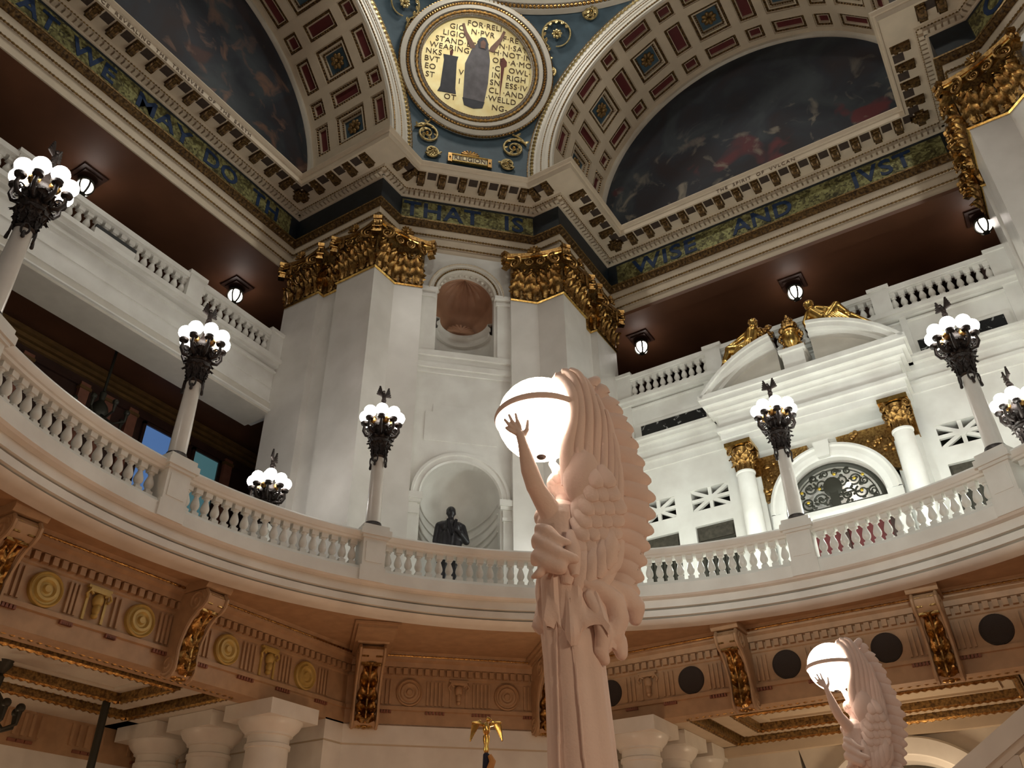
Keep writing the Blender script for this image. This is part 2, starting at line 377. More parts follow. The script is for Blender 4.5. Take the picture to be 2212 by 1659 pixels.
# leaves of the gilt band
lb = MB()
for (x, y, a, i) in along(UP, -0.02, 0.17):
    m4 = T(x, y, 0, a)
    lb.add([m4 @ Vector(p) for p in ((-0.06, 0.05, 19.44), (0.06, 0.05, 19.44), (0.045, -0.02, 19.52), (-0.045, -0.02, 19.52), (0, -0.055, 19.55), (0, 0.0, 19.46))], [(0, 1, 5), (0, 5, 3), (1, 2, 5), (3, 5, 4), (5, 2, 4), (3, 4, 2, 1, 0)])
o = lb.build('leaf_carving', 'gold_dark', ent); o['kind'] = 'stuff'
db = MB()
for (x, y, a, i) in along(UP, 0.0, 0.152):
    db.box(-0.052, 0.052, -0.10, 0.10, 20.59, 20.70, T(x, y, 0, a))
o = db.build('dentils', 'cream', ent); o['kind'] = 'stuff'
# modillions and the sunk panels between them
mm = MB(); pr = [(0, -0.13), (0.10, -0.145), (0.22, -0.11), (0.30, -0.06), (0.38, -0.07), (0.44, -0.05), (0.45, 0), (0, 0)]
mm.prism([(p[0], p[1]) for p in pr], frame(Vector((0, 0, 0)), Vector((0, -1, 0)), Vector((0, 0, 1)), Vector((1, 0, 0))), -0.095, 0.095)
mm.prism([(0.08, -0.17), (0.30, -0.10), (0.40, -0.10), (0.40, -0.05), (0.08, -0.10)], frame(Vector((0, 0, 0)), Vector((0, -1, 0)), Vector((0, 0, 1)), Vector((1, 0, 0))), -0.05, 0.05)
for sx in (-0.085, 0.085): mm.ball((sx, -0.38, -0.075), (0.035, 0.055, 0.055), 8, 6)
mm.box(-0.12, 0.12, -0.50, 0.02, -0.012, 0.003)
MOD = mm.mesh('modillion', 'gold_dark', 35)
pn = MB().box(-0.13, 0.13, -0.13, 0.13, -0.012, 0.002).mesh('sunk_panel', 'brown_dark')
pos = along(UP, 0.17, 0.585, 0.06)
for i, (x, y, a, sgm) in enumerate(pos):
    inst('modillion', MOD, ent, T(x, y, 20.79, a) @ Matrix.Translation((0, -0.14, 0)) @ Matrix.Diagonal((1.0, 0.92, 1.0, 1.0)))
    if i + 1 < len(pos) and pos[i + 1][3] == sgm:
        x2, y2 = (x + pos[i + 1][0]) / 2, (y + pos[i + 1][1]) / 2
        inst('sunk_panel', pn, ent, T(x2, y2, 20.79, a) @ Matrix.Translation((0, -0.46, 0)))
# mosaic grounds and lettering on the frieze
def frieze_panel(fr, x0, x1, words, z0=19.70, z1=20.46):
    MB().prism([(x0, z0), (x1, z0), (x1, z1), (x0, z1)], fr, -0.008, 0.012).build('mosaic_ground', 'mosaic', ent)
    for (t, xc, sz, xsc) in words:
        inst('frieze_lettering', text_mesh('frieze_lettering', t, sz, 'blue_letter', 0.010, 'CENTER', 1.10, xsc, 0.016), ent, fr @ Matrix.Translation((xc, 20.07, 0.018)))
fR = frame(Vector((0, A + 0.11, 0)), Vector((1, 0, 0)), Vector((0, 0, 1)), Vector((0, -1, 0)))
frieze_panel(fR, -4.95, 4.95, [('WISE', -3.30, 0.80, 1.12), ('AND', -0.15, 0.80, 1.0), ('JVST', 3.30, 0.80, 1.0)])
fL = frame(Vector((-A - 0.11, 0, 0)), Vector((0, 1, 0)), Vector((0, 0, 1)), Vector((1, 0, 0)))
frieze_panel(fL, -4.95, 4.95, [('AT', -3.25, 0.72, 1.0), ('WE', -1.78, 0.72, 1.05), ('MAY', 0.32, 0.72, 1.12), ('DO', 2.25, 0.72, 1.05), ('TH', 3.95, 0.72, 1.05)])
dfr = (EE + DD) * SQ + 0.11
fD = frame(Vector((-dfr * SQ, dfr * SQ, 0)), Vector((SQ, SQ, 0)), Vector((0, 0, 1)), Vector((SQ, -SQ, 0)))
frieze_panel(fD, -1.98, 1.98, [('THAT', -0.78, 0.82, 1.02), ('IS', 1.38, 0.82, 1.02)])
fRD = frame(Vector((dfr * SQ, dfr * SQ, 0)), Vector((SQ, -SQ, 0)), Vector((0, 0, 1)), Vector((-SQ, -SQ, 0)))
frieze_panel(fRD, -1.98, 1.98, [('O', -1.2, 0.82, 1.1), ('A', 1.0, 0.82, 1.0)])
for (pp, n_) in (((-B, EE), Vector((0, -1, 0))), ((-EE, B), Vector((0, -1, 0)))):
    MB().box(pp[0] + 0.02 if pp[0] == -B else pp[0] - 0.0, pp[0] + 0.05 if pp[0] == -B else pp[0] + 0.03, pp[1] - 0.03, pp[1] + 0.02, 19.65, 20.56, None)
for (t, fr, xc, zc) in (('THE  SPIRIT  OF  VVLCAN', frame(Vector((0, A - 0.885, 0)), Vector((1, 0, 0)), Vector((0, 0, 1)), Vector((0, -1, 0))), 0.1, 20.83),
                        ('SCIENCE  REVEALING  THE  TREASVRES  OF  THE  EARTH', frame(Vector((-A + 0.885, 0, 0)), Vector((0, 1, 0)), Vector((0, 0, 1)), Vector((1, 0, 0))), -0.4, 20.83)):
    inst('caption_lettering', text_mesh('caption_lettering', t, 0.17, 'letter_dark', 0.01, 'CENTER', 1.25), ent, fr @ Matrix.Translation((xc, zc, -0.008)))

# ================================================================ PIERS
def mirx(pts): return [(-x, y) for x, y in pts]
def refl(pts): return [(-y, -x) for x, y in reversed(pts)]
SH_A = [(-12.15, 5.2), (-10.87, 5.2), (-10.87, 5.55), (-12.15, 5.55)]
SH_B = [(-10.18, 5.2), (-8.87, 5.2), (-8.87, 6.02), (-8.32, 6.57), (-8.75, 7.0), (-9.6, 6.4), (-10.18, 5.8)]
IDZ = frame(Vector((0, 0, 0)), Vector((1, 0, 0)), Vector((0, 1, 0)), Vector((0, 0, 1)))
MEZ = 7.25
def pier(name, label, conv, niches):
    core = [(-12.28, 5.41), (-9.08, 5.41), (-9.08, 6.08), (-9.2, 7.6), (-7.6, 9.2), (-6.08, 9.08), (-5.41, 9.08), (-5.41, 12.28), (-12.28, 12.28)]
    p = MB().prism(conv(core), IDZ, MEZ - 0.2, 18.6).build(name, 'marble_polished')
    tag(p, label, kind='structure')
    for sh in (SH_A, SH_B, refl(SH_A), refl(SH_B)):
        MB().prism(conv(sh), IDZ, MEZ, 17.02).build('pilaster_shaft', 'marble_polished', p)
    return p
wp = pier('wall_pier', 'white marble corner pier with two stacked niches between pilasters', lambda q: q, True)
wp2 = pier('wall_right_pier', 'white marble pier at the right edge with reflections of lamps', mirx, False)
MB().prism(mirx([(-9.08, 6.08), (-6.08, 9.08), (-6.5, 9.5), (-9.5, 6.5)]), IDZ, MEZ, 18.6).build('diagonal_wall', 'marble', wp2)
# diagonal wall with two arched niches
NHW, NZ0, NSP = 0.80, 15.02, 17.10          # upper niche
LHW, LZ0, LSP = 0.96, 7.9, 10.84            # lower niche
def arch_hole_wall(mb, x0, x1, z0, z1, hw, sp, zb, fr, d0, d1, n=20):
    """wall x0..x1, z0..z1 with arched opening from zb up"""
    arc = [(hw * math.cos(PI - PI * i / n), sp + hw * math.sin(PI - PI * i / n)) for i in range(n + 1)]
    if zb > z0: mb.prism([(x0, z0), (x1, z0), (x1, zb), (x0, zb)], fr, d0, d1)
    mb.prism([(x0, zb), (-hw, zb), (-hw, sp), (x0, sp)], fr, d0, d1); mb.prism([(hw, zb), (x1, zb), (x1, sp), (hw, sp)], fr, d0, d1)
    for i in range(n):
        a, b2 = arc[i], arc[i + 1]
        mb.prism([a, b2, (b2[0], z1), (a[0], z1)], fr, d0, d1)
    mb.prism([(x0, sp), (-hw, sp), (-hw, z1), (x0, z1)], fr, d0, d1); mb.prism([(hw, sp), (x1, sp), (x1, z1), (hw, z1)], fr, d0, d1)
def niche_inside(mb, hw, zb, sp, fr, d0, n=20, flute=0.0):
    vs = []; fs = []; lv = [zb, (zb + sp) / 2, sp] ; rows = []
    for z in lv: rows.append([fr @ Vector((hw * math.cos(PI - PI * i / n), z, d0 + hw * math.sin(PI * i / n))) for i in range(n + 1)])
    for k in range(1, 9):
        t = PI / 2 * k / 8; r = hw * math.cos(t)
        rows.append([fr @ Vector((r * math.cos(PI - PI * i / n), sp + hw * math.sin(t) * (1 - flute * (i % 2)), d0 + r * math.sin(PI * i / n) * (1 - flute * (i % 2)))) for i in range(n + 1)])
    for rw in rows: vs += rw
    for q in range(len(rows) - 1):
        for i in range(n): fs.append((q * (n + 1) + i, q * (n + 1) + i + 1, (q + 1) * (n + 1) + i + 1, (q + 1) * (n + 1) + i))
    mb.add(vs, fs)
dwu = MB(); arch_hole_wall(dwu, -1.7, 1.7, 13.9, 18.55, NHW, NSP, NZ0, DG_FR, 10.72, 10.95); dwu.build('niche_wall', 'marble', wp)
dwl = MB(); arch_hole_wall(dwl, -1.7, 1.7, MEZ, 13.9, LHW, LSP, LZ0, DG_FR, 10.72, 10.95); dwl.build('niche_wall', 'marble', wp)
n1 = MB(); niche_inside(n1, NHW, NZ0, NSP - 0.75, DG_FR, 10.94)
n1 = MB()
ring = [(NHW * math.cos(PI - PI * i / 20), NHW * math.sin(PI * i / 20)) for i in range(21)]
n1.add([DG_FR @ Vector((a, z, 10.94 + d)) for z in (NZ0, 16.02) for a, d in ring], [(i, i + 1, 22 + i, 21 + i) for i in range(20)])
n1.build('niche_lining', 'marble', wp, True)
n2 = MB(); niche_inside(n2, NHW, 16.38, NSP, DG_FR, 10.94, 20, 0.06); n2.build('niche_shell', 'shell_brown', wp, True)
n3 = MB()
prf = [(0.0, 16.0), (0.07, 16.02), (0.09, 16.10), (0.05, 16.14), (0.05, 16.24), (0.12, 16.30), (0.14, 16.38), (0.0, 16.42)]
n3.add([DG_FR @ Vector((a * (1 - o_ / NHW), z, 10.94 + d * (1 - o_ / NHW))) for o_, z in prf for a, d in ring], [(q * 21 + i, q * 21 + i + 1, (q + 1) * 21 + i + 1, (q + 1) * 21 + i) for q in range(len(prf) - 1) for i in range(20)])
n3.build('niche_cornice', 'marble', wp, 40)
# low wave and shell fan standing in the upper niche
sh = MB()
for i in range(9):
    a = PI * (i + 0.5) / 9; sh.cap_cone(DG_FR @ Vector((0, 16.40, 11.45)), 0.05, DG_FR @ Vector((0.36 * math.cos(a), 16.40 + 0.22 * math.sin(a), 11.5)), 0.05, 6)
sh.build('shell_fan', 'shell_brown', wp, True)
n4 = MB(); niche_inside(n4, LHW, LZ0, LSP, DG_FR, 10.94, 26); n4.build('niche_lining', 'marble', wp, True)
# arcs in the lower niche (sunken shell lines)
for q, zz in enumerate((9.75, 9.95, 10.2, 10.45)):
    MB().tube([DG_FR @ Vector((0.95 * math.cos(PI - PI * i / 24), zz + 0.42 * (math.cos(PI * i / 24)) ** 2, 10.93 + 0.93 * math.sin(PI * i / 24))) for i in range(25)], 0.022, 6).build('shell_line', 'marble', wp, True)
def arc_mould(fr, cx, cz, prof, a0=0.0, a1=PI, n=28):
    """prof: (radius, d) swept round an arc in the frame plane"""
    mb = MB(); k = len(prof); vs = []
    for i in range(n + 1):
        t = a0 + (a1 - a0) * i / n
        for (r_, d) in prof: vs.append(fr @ Vector((cx + r_ * math.cos(t), cz + r_ * math.sin(t), d)))
    fs = [(i * k + q, (i + 1) * k + q, (i + 1) * k + q + 1, i * k + q + 1) for i in range(n) for q in range(k - 1)]
    return mb.add(vs, fs)
arc_mould(DG_FR, 0, NSP, [(NHW - 0.01, 10.95), (NHW, 10.66), (0.86, 10.63), (0.88, 10.66), (0.98, 10.64), (1.0, 10.60), (1.08, 10.60), (1.10, 10.72)]).build('archivolt', 'cream_light', wp)
beads([DG_FR @ Vector((0.90 * math.cos(PI * i / 40), NSP + 0.90 * math.sin(PI * i / 40), 10.64)) for i in range(41)], 0.026, 0.07, 'gold_paint', 'bead_moulding', wp)
beads([DG_FR @ Vector((1.05 * math.cos(PI * i / 40), NSP + 1.05 * math.sin(PI * i / 40), 10.60)) for i in range(41)], 0.03, 0.10, 'cream', 'bead_moulding', wp)
# scalloped edge inside the upper arch
sc_ = MB()
for i in range(15):
    t = PI * (i + 0.5) / 15; sc_.ball(DG_FR @ Vector((0.80 * math.cos(t), NSP + 0.80 * math.sin(t), 10.80)), 0.062, 8, 6)
sc_.build('scalloped_edge', 'cream_light', wp, True)
arc_mould(DG_FR, 0, LSP, [(LHW - 0.01, 10.95), (LHW, 10.70), (1.0, 10.66), (1.02, 10.69), (1.12, 10.68), (1.14, 10.64), (1.20, 10.64), (1.22, 10.73)]).build('archivolt', 'marble', wp)
for s in (-1, 1):
    def strip(a0, a1, z0, z1, d0, name='niche_pilaster', mt='marble'):
        a, b_ = sorted((s * a0, s * a1)); return MB().prism([(a, z0), (b_, z0), (b_, z1), (a, z1)], DG_FR, d0, 10.74).build(name, mt, wp)
    strip(0.88, 1.30, NZ0, 16.85, 10.66); strip(0.84, 1.32, 16.85, 16.95, 10.63); strip(0.86, 1.30, 16.95, 17.05, 10.66); strip(0.80, 1.33, 17.05, 17.16, 10.58)
    strip(1.03, 1.32, MEZ, 10.32, 10.66); strip(1.0, 1.34, 10.32, 10.40, 10.62); strip(1.02, 1.33, 10.40, 10.60, 10.65); strip(0.95, 1.36, 10.60, 10.68, 10.60); strip(0.92, 1.38, 10.68, 10.84, 10.55)
for (z0, z1, d) in ((14.86, 15.02, 10.60), (14.66, 14.86, 10.66), (14.50, 14.66, 10.63), (14.36, 14.50, 10.68)):
    MB().prism([(-1.33, z0), (1.33, z0), (1.33, z1), (-1.33, z1)], DG_FR, d, 10.74).build('string_course', 'marble', wp)
# raised eared panel between the niches
ear = [(-0.95, 12.35), (0.88, 12.35), (0.88, 13.17), (0.66, 13.17), (0.66, 13.40), (-0.76, 13.40), (-0.76, 13.17), (-0.95, 13.17)]
MB().prism(ear, DG_FR, 10.70, 10.74).build('raised_panel', 'marble', wp)

# ================================================================ GILDED CAPITALS
LEAF1 = acanthus('leaf', 0.42, 0.60, 0.26, 'gold'); LEAF2 = acanthus('leaf', 0.42, 0.98, 0.34, 'gold'); LEAF0 = acanthus('leaf', 0.26, 0.42, 0.20, 'gold')
vm = MB(); sp_ = spiral_pts(0.20, 0.02, 2.2, 30, PI / 2, -1); vm.tube([(x, -0.02 - 0.05 * (1 - i / 30), z) for i, (x, z) in enumerate(sp_)], [0.042 - 0.018 * i / 30 for i in range(31)], 6)
vm.ball((0, -0.06, 0), 0.035, 8, 6); VOL = vm.mesh('volute', 'gold', True)
vm2 = MB(); vm2.add([(-x, y, z) for x, y, z in vm.v], vm.f); VOLM = vm2.mesh('volute', 'gold', True)
fm = MB()
for k in range(7):
    a = PI * (k / 6) - 0.0; fm.cap_cone((0, -0.03, 0), 0.04, (0.17 * math.cos(a), -0.09, 0.17 * math.sin(a) - 0.02), 0.032, 6)
fm.ball((0, -0.08, -0.02), 0.07, 8, 6); FLE = fm.mesh('fleuron', 'gold', True)
hm = MB().box(-0.085, 0.085, -0.10, 0.12, -0.05, 0.07); hm.box(-0.07, 0.07, -0.075, 0.1, -0.12, -0.05)
hm.ball((-0.05, -0.06, -0.20), (0.055, 0.07, 0.10), 8, 6); hm.ball((0.05, -0.06, -0.20), (0.055, 0.07, 0.10), 8, 6)
hm.box(-0.095, 0.095, -0.09, 0.1, -0.335, -0.30); hm.box(-0.07, 0.07, -0.05, 0.1, -0.46, -0.335); hm.box(-0.09, 0.09, -0.08, 0.1, -0.50, -0.46)
HORN = hm.mesh('abacus_horn', 'gold', 30)
BERRY = MB().ball((0, -0.03, 0), 0.055, 8, 6).mesh('berry', 'gold_bright', True)
def capital(label, path, faces, z0=17.0, z1=18.53):
    c = thing('gilded_capital', label, 'capital', (path[0][0], path[0][1], z0), 0, 'gilded capitals of the marble piers')
    ox, oy = path[0]
    P = [(x - ox, y - oy) for x, y in path]; H = z1 - z0
    MB().sweep(P, [(-0.1, 0), (0.02, 0), (0.055, 0.03), (0.02, 0.06), (0.0, 0.09), (-0.1, 0.09)]).build('astragal', 'gold_bright', c)
    MB().sweep(P, [(-0.1, 0.08), (0.01, 0.08), (0.02, 0.5 * H), (0.05, 0.75 * H), (0.13, 0.9 * H), (-0.1, 0.9 * H)]).build('bell', 'gold_paint', c)
    for rowi, (me, zz, sp2, oo) in enumerate(((LEAF1, 0.08, 0.36, 0.03), (LEAF2, 0.10, 0.38, 0.0), (LEAF0, 0.72, 0.36, 0.05))):
        for (x, y, a, sg) in along(P, oo, sp2, 0.0 if rowi != 1 else 0.08):
            inst('leaf', me, c, T(x, y, zz + random.uniform(-0.02, 0.02), a + random.uniform(-0.12, 0.12)))
    for (x, y, a, sg) in along(P, 0.10, 0.27, 0.03):
        inst('berry', BERRY, c, T(x, y, random.uniform(0.95, 1.12), a))
    for f in faces:
        q = [Vector(P[i]) for i in f]; a_, b_ = q[0], q[-1]; d = (b_ - a_); L = d.length; d.normalize(); nn = Vector((d.y, -d.x)); ang = math.atan2(d.y, d.x)
        pk = [Vector(offp(P, i, 0.06)) for i in f]
        far = max((pt - a_).dot(nn) for pt in pk)
        # concave abacus slab from horn to horn
        top = []; n_ = 10
        for i in range(n_ + 1):
            t = i / n_; out = 0.10 + 0.20 * (2 * t - 1) ** 2 + far * math.sin(PI * t); top.append((L * t + (t - 0.5) * 0.26, -out))
        poly = top + [(L + 0.1, 0.12), (-0.1, 0.12)]
        fr = T(a_.x, a_.y, 0, ang)
        MB().prism(poly, fr, H - 0.13, H).build('abacus', 'gold', c)
        MB().prism([(x * 0.97 + L * 0.015, y * 0.88) for x, y in poly], fr, H - 0.20, H - 0.13).build('abacus_moulding', 'gold_bright', c)
        for (t, ori) in ((0, -0.7), (1, 0.7)):
            inst('abacus_horn', HORN, c, fr @ T(L * t + (t - 0.5) * 0.2, -0.23, H - 0.02, ori))
            sx = 1 if t == 0 else -1
            inst('volute', VOL if t == 0 else VOLM, c, fr @ T(L * t + sx * 0.2, -0.17, H - 0.36, 0.35 * (-1 if t == 0 else 1)))
        inst('fleuron', FLE, c, fr @ T(L * 0.5, -0.14 - far, H - 0.06))
        for sx in (-1, 1): inst('volute', VOL if sx > 0 else VOLM, c, fr @ T(L * 0.5 + sx * 0.16, -0.10 - far, H - 0.40, 0, 0, 0, 0.72))
    return c
CP = [(-12.15, 5.2), (-10.87, 5.2), (-10.87, 5.41), (-10.18, 5.41), (-10.18, 5.2), (-8.87, 5.2), (-8.87, 6.02), (-8.32, 6.57)]
capital('gilded leafy capital on the left half of the corner pier', CP, [(0, 1), (4, 5), (5, 6, 7)])
capital('gilded leafy capital on the right half of the corner pier, past the arched niche', refl(CP), [(0, 1, 2), (2, 3), (6, 7)])
capital('gilded leafy capital at the upper right edge, beside the JVST lettering', mirx(CP)[::-1] if 0 else [(-x, y) for x, y in refl(CP)][::-1], [(0, 1), (4, 5), (5, 6, 7)])
# ================================================================ COFFERED VAULTS
VR, VZ = 5.35, 22.3
def coffer_meshes(wd, ht, blue):
    """opening wd (across the arm, local x) by ht (round the arc, local y); local +z is into the vault"""
    fr_ = MB(); st = [(0, 0, 0), (0, 0, 0.05), (0.10, 0.10, 0.07), (0.105, 0.105, 0.05), (0.125, 0.125, 0.05), (0.13, 0.13, 0.14)] if not blue else [(0, 0, 0), (0, 0, 0.06), (0.10, 0.10, 0.08), (0.105, 0.105, 0.06), (0.15, 0.15, 0.06), (0.155, 0.155, 0.14), (0.22, 0.22, 0.15), (0.23, 0.23, 0.22)]
    vs = []
    for (ix, iy, dz) in st: vs += [(-wd / 2 + ix, -ht / 2 + iy, dz), (wd / 2 - ix, -ht / 2 + iy, dz), (wd / 2 - ix, ht / 2 - iy, dz), (-wd / 2 + ix, ht / 2 - iy, dz)]
    fs = [(q * 4 + i, q * 4 + (i + 1) % 4, q * 4 + 4 + (i + 1) % 4, q * 4 + 4 + i) for q in range(len(st) - 1) for i in range(4)]
    fr_.add(vs, fs); frame_me = fr_.mesh('coffer', 'cream')
    d = st[-1][2]; i = st[-1][0] - 0.004
    panel = MB().box(-wd / 2 + i - 0.01, wd / 2 - i + 0.01, -ht / 2 + i - 0.01, ht / 2 - i + 0.01, d - 0.005, d + 0.03).mesh('coffer_panel', 'blue_paint' if blue else 'red_paint')
    # carved gilt egg border
    eg = MB()
    for (ii, dd, st_) in ([(0.05, 0.052, 0.10)] if not blue else [(0.05, 0.062, 0.10), (0.188, 0.142, 0.085)]):
        for (ax, L, oth) in ((0, wd - 2 * ii, ht / 2 - ii), (1, ht - 2 * ii, wd / 2 - ii)):
            k = max(2, round(L / st_))
            for s in (-1, 1):
                for j in range(k):
                    t = -L / 2 + L * (j + 0.5) / k; cx, cy = (t, s * oth) if ax == 0 else (s * oth, t)
                    h_ = 0.034; eg.add([(cx - h_, cy - h_, dd), (cx + h_, cy - h_, dd), (cx + h_, cy + h_, dd), (cx - h_, cy + h_, dd), (cx, cy, dd - 0.035)], [(0, 1, 4), (1, 2, 4), (2, 3, 4), (3, 0, 4), (0, 3, 2, 1)])
    for (i0, i1, d0_) in ([(0.0, 0.101, 0.054)] if not blue else [(0.0, 0.101, 0.064), (0.155, 0.22, 0.144)]):
        for s in (-1, 1):
            eg.box(-wd / 2 + i0, wd / 2 - i0, *sorted((s * (ht / 2 - i0), s * (ht / 2 - i1))), d0_, d0_ + 0.02); eg.box(*sorted((s * (wd / 2 - i0), s * (wd / 2 - i1))), -ht / 2 + i1, ht / 2 - i1, d0_, d0_ + 0.02)
    egg = eg.mesh('gilt_border', 'gold_dark')
    return frame_me, panel, egg, d
YB = [(9.06, 9.60), (9.90, 11.08), (11.40, 11.94)]
CT = {}
for bi, (y0, y1) in enumerate(YB):
    CT[('b', bi)] = coffer_meshes(y1 - y0, 1.12, bi == 1); CT[('r', bi)] = coffer_meshes(y1 - y0, 0.60, False)
ROS = rosette('rosette', 0.26, 8, 'gold_paint', 0.10)
def vault(name, label, rot, th_lo, th_hi):
    """built for the +Y arm, then turned by rot about the vertical axis"""
    RZ = Matrix.Rotation(rot, 4, 'Z')
    ths = []; rows = []
    for k in range(-3, 4):
        rows.append((90 + 24.6 * k, 'b', math.degrees(0.56 / VR)))
        if k < 3: rows.append((90 + 24.6 * k + 12.3, 'r', math.degrees(0.30 / VR)))
    rows = [r_ for r_ in rows if 4 < r_[0] < 176.5]
    brk = sorted({0.0, 180.0} | {r_[0] - r_[2] for r_ in rows} | {r_[0] + r_[2] for r_ in rows})
    ybr = [8.95] + [v for p in YB for v in p] + [12.3]
    v = MB()
    def pt(th, y): return RZ @ Vector((VR * math.cos(math.radians(th)), y, VZ + VR * math.sin(math.radians(th))))
    holes = {(round(r_[0] - r_[2], 3)): r_ for r_ in rows}
    for i in range(len(brk) - 1):
        t0, t1 = brk[i], brk[i + 1]; hole = round(t0, 3) in holes
        for j in range(len(ybr) - 1):
            if hole and j % 2 == 1: continue
            n = 3 if not hole else 1
            for q in range(n):
                a, b_ = t0 + (t1 - t0) * q / n, t0 + (t1 - t0) * (q + 1) / n
                v.add([pt(a, ybr[j]), pt(a, ybr[j + 1]), pt(b_, ybr[j + 1]), pt(b_, ybr[j])], [(0, 1, 2, 3)])
    for s in (-1, 1):
        v.add([RZ @ Vector((s * VR, y, z)) for y, z in ((8.95, 20.9), (12.3, 20.9), (12.3, VZ), (8.95, VZ))], [(0, 1, 2, 3)])
    vo = v.build(name, 'cream'); tag(vo, label, kind='structure')
    for (th, kd, hw) in rows:
        if not th_lo <= th <= th_hi: continue
        t = math.radians(th); c_, s_ = math.cos(t), math.sin(t); rr = VR * math.cos(math.radians(hw)) - 0.004
        for bi, (y0, y1) in enumerate(YB):
            fm_, pm, em, d = CT[(kd, bi)]
            # local x -> +Y world, local y -> tangent, local z -> radial outwards
            fr = RZ @ frame(Vector((rr * c_, (y0 + y1) / 2, VZ + rr * s_)), Vector((0, 1, 0)), Vector((-s_, 0, c_)), Vector((c_, 0, s_)))
            co = inst('coffer', fm_, vo, fr)
            inst('coffer_panel', pm, co); inst('gilt_border', em, co)
            if kd == 'b' and bi == 1: inst('rosette', ROS, co, Matrix.Translation((0, 0, d - 0.005)) @ Matrix.Rotation(PI, 4, 'X'))
    # archivolt facing the crossing, stilted down to the cornice
    AF = RZ @ frame(Vector((0, 0, 0)), Vector((1, 0, 0)), Vector((0, 0, 1)), Vector((0, 1, 0)))
    for (prof, nm, mt_) in (([(5.34, 8.97), (5.36, 8.90), (5.46, 8.90), (5.48, 8.87), (5.60, 8.86), (5.62, 8.83), (5.80, 8.82), (5.82, 8.79), (5.90, 8.79), (6.02, 8.76), (6.18, 8.80), (6.22, 8.95)], 'archivolt', 'cream_light'),):
        mb = arc_mould(AF, 0, VZ, prof, 0, PI, 56)
        for s in (-1, 1):
            k = len(prof); mb.add([AF @ Vector((s * r_, z, d_)) for z in (20.95, VZ) for r_, d_ in prof], [(q, q + 1, k + q + 1, k + q) for q in range(k - 1)])
        mb.build(nm, mt_, vo)
    for (r_, d_, br, st, mt_) in ((5.47, 8.88, 0.030, 0.10, 'gold_paint'), (5.72, 8.82, 0.022, 0.09, 'gold_paint'), (6.02, 8.77, 0.075, 0.13, 'gold_pale'), (6.20, 8.80, 0.03, 0.10, 'gold_paint')):
        pts = [AF @ Vector((r_, 21.0, d_))] + [AF @ Vector((r_ * math.cos(PI * i / 60), VZ + r_ * math.sin(PI * i / 60), d_)) for i in range(61)] + [AF @ Vector((-r_, 21.0, d_))]
        beads(pts, br, st, mt_, 'gilt_moulding', vo)
    # inner edge fillet by the painting
    mb = arc_mould(AF, 0, VZ, [(5.36, 12.12), (5.22, 12.12), (5.20, 12.20), (5.20, 12.32)], 0, PI, 48); mb.build('lunette_edge', 'cream_light', vo)
    return vo
vault('ceiling_right_vault', 'dim coffered barrel vault with red and blue coffers over the right-hand painting', 0.0, 20, 178)
vault('ceiling_left_vault', 'dim coffered barrel vault with red and blue coffers over the left-hand painting', PI / 2, 2, 120)
# painted lunettes
for nm, lab, rot, mt_ in (('lunette_painting', 'large dark half-round painting over the WISE AND JVST frieze', 0.0, 'canvas_right'), ('lunette_painting', 'large dark half-round painting at the upper left with brownish blurs', PI / 2, 'canvas_left')):
    RZ = Matrix.Rotation(rot, 4, 'Z'); fr = RZ @ frame(Vector((0, 0, 0)), Vector((1, 0, 0)), Vector((0, 0, 1)), Vector((0, 1, 0)))
    poly = [(-5.4, 20.9), (5.4, 20.9)] + [(5.4 * math.cos(PI * i / 40), VZ + 5.4 * math.sin(PI * i / 40)) for i in range(41)]
    tag(MB().prism(poly, fr, 12.24, 12.30).build(nm, mt_), lab, 'painting')

# ================================================================ PENDENTIVE AND MEDALLION
PRs = 10.78
pe = MB(); rowsn = 26; nn_ = 28; vs = []
zt = VZ + math.sqrt(PRs ** 2 - 8.95 ** 2)
for i in range(rowsn + 1):
    z = 20.9 + (zt - 20.9) * i / rowsn; h_ = max(0, z - VZ); r_ = math.sqrt(PRs ** 2 - h_ * h_)
    a0 = math.acos(min(1, 8.95 / r_)) - 0.03
    for j in range(nn_ + 1):
        az = PI - (a0 + (PI / 2 - 2 * a0) * j / nn_); vs.append((r_ * math.cos(az), r_ * math.sin(az), z))
pe.add(vs, [(i * (nn_ + 1) + j, i * (nn_ + 1) + j + 1, (i + 1) * (nn_ + 1) + j + 1, (i + 1) * (nn_ + 1) + j) for i in range(rowsn) for j in range(nn_)])
pend = pe.build('ceiling_pendentive', 'blue_paint', None, True); tag(pend, 'curved blue pendentive between the two vaults with gilt scrollwork', kind='structure')
# ring cornice at the foot of the drum
rg = MB().lathe([(8.98, 28.2), (8.82, 28.25), (8.80, 28.40), (8.70, 28.42), (8.62, 28.60), (8.40, 28.62), (8.34, 28.85), (8.9, 28.95)], 96, a0=PI * 0.4, a1=PI * 1.1).build('trim_drum_ring', 'cream_light', None, 35)
tag(rg, 'white ring cornice at the foot of the dome above the round medallion', kind='structure')
eb = MB()
for i in range(120):
    a = PI * 0.45 + PI * 0.6 * i / 119; eb.ball((8.78 * math.cos(a), 8.78 * math.sin(a), 28.36), (0.07, 0.07, 0.09), 6, 5)
o = eb.build('egg_carving', 'gold', rg, True); o['kind'] = 'stuff'
def sph_frame(az_deg, el_deg, dist):
    az, el = math.radians(az_deg), math.radians(el_deg)
    rad = Vector((math.cos(el) * math.cos(az), math.cos(el) * math.sin(az), math.sin(el)))
    ex = Vector((math.sin(az), -math.cos(az), 0)); ey = ex.cross(rad) if ex.cross(rad).z > 0 else -ex.cross(rad)
    return frame(Vector((0, 0, VZ)) + rad * dist, ex, ey, -rad)      # local z looks into the room
MF = sph_frame(135, 21.3, 10.44)
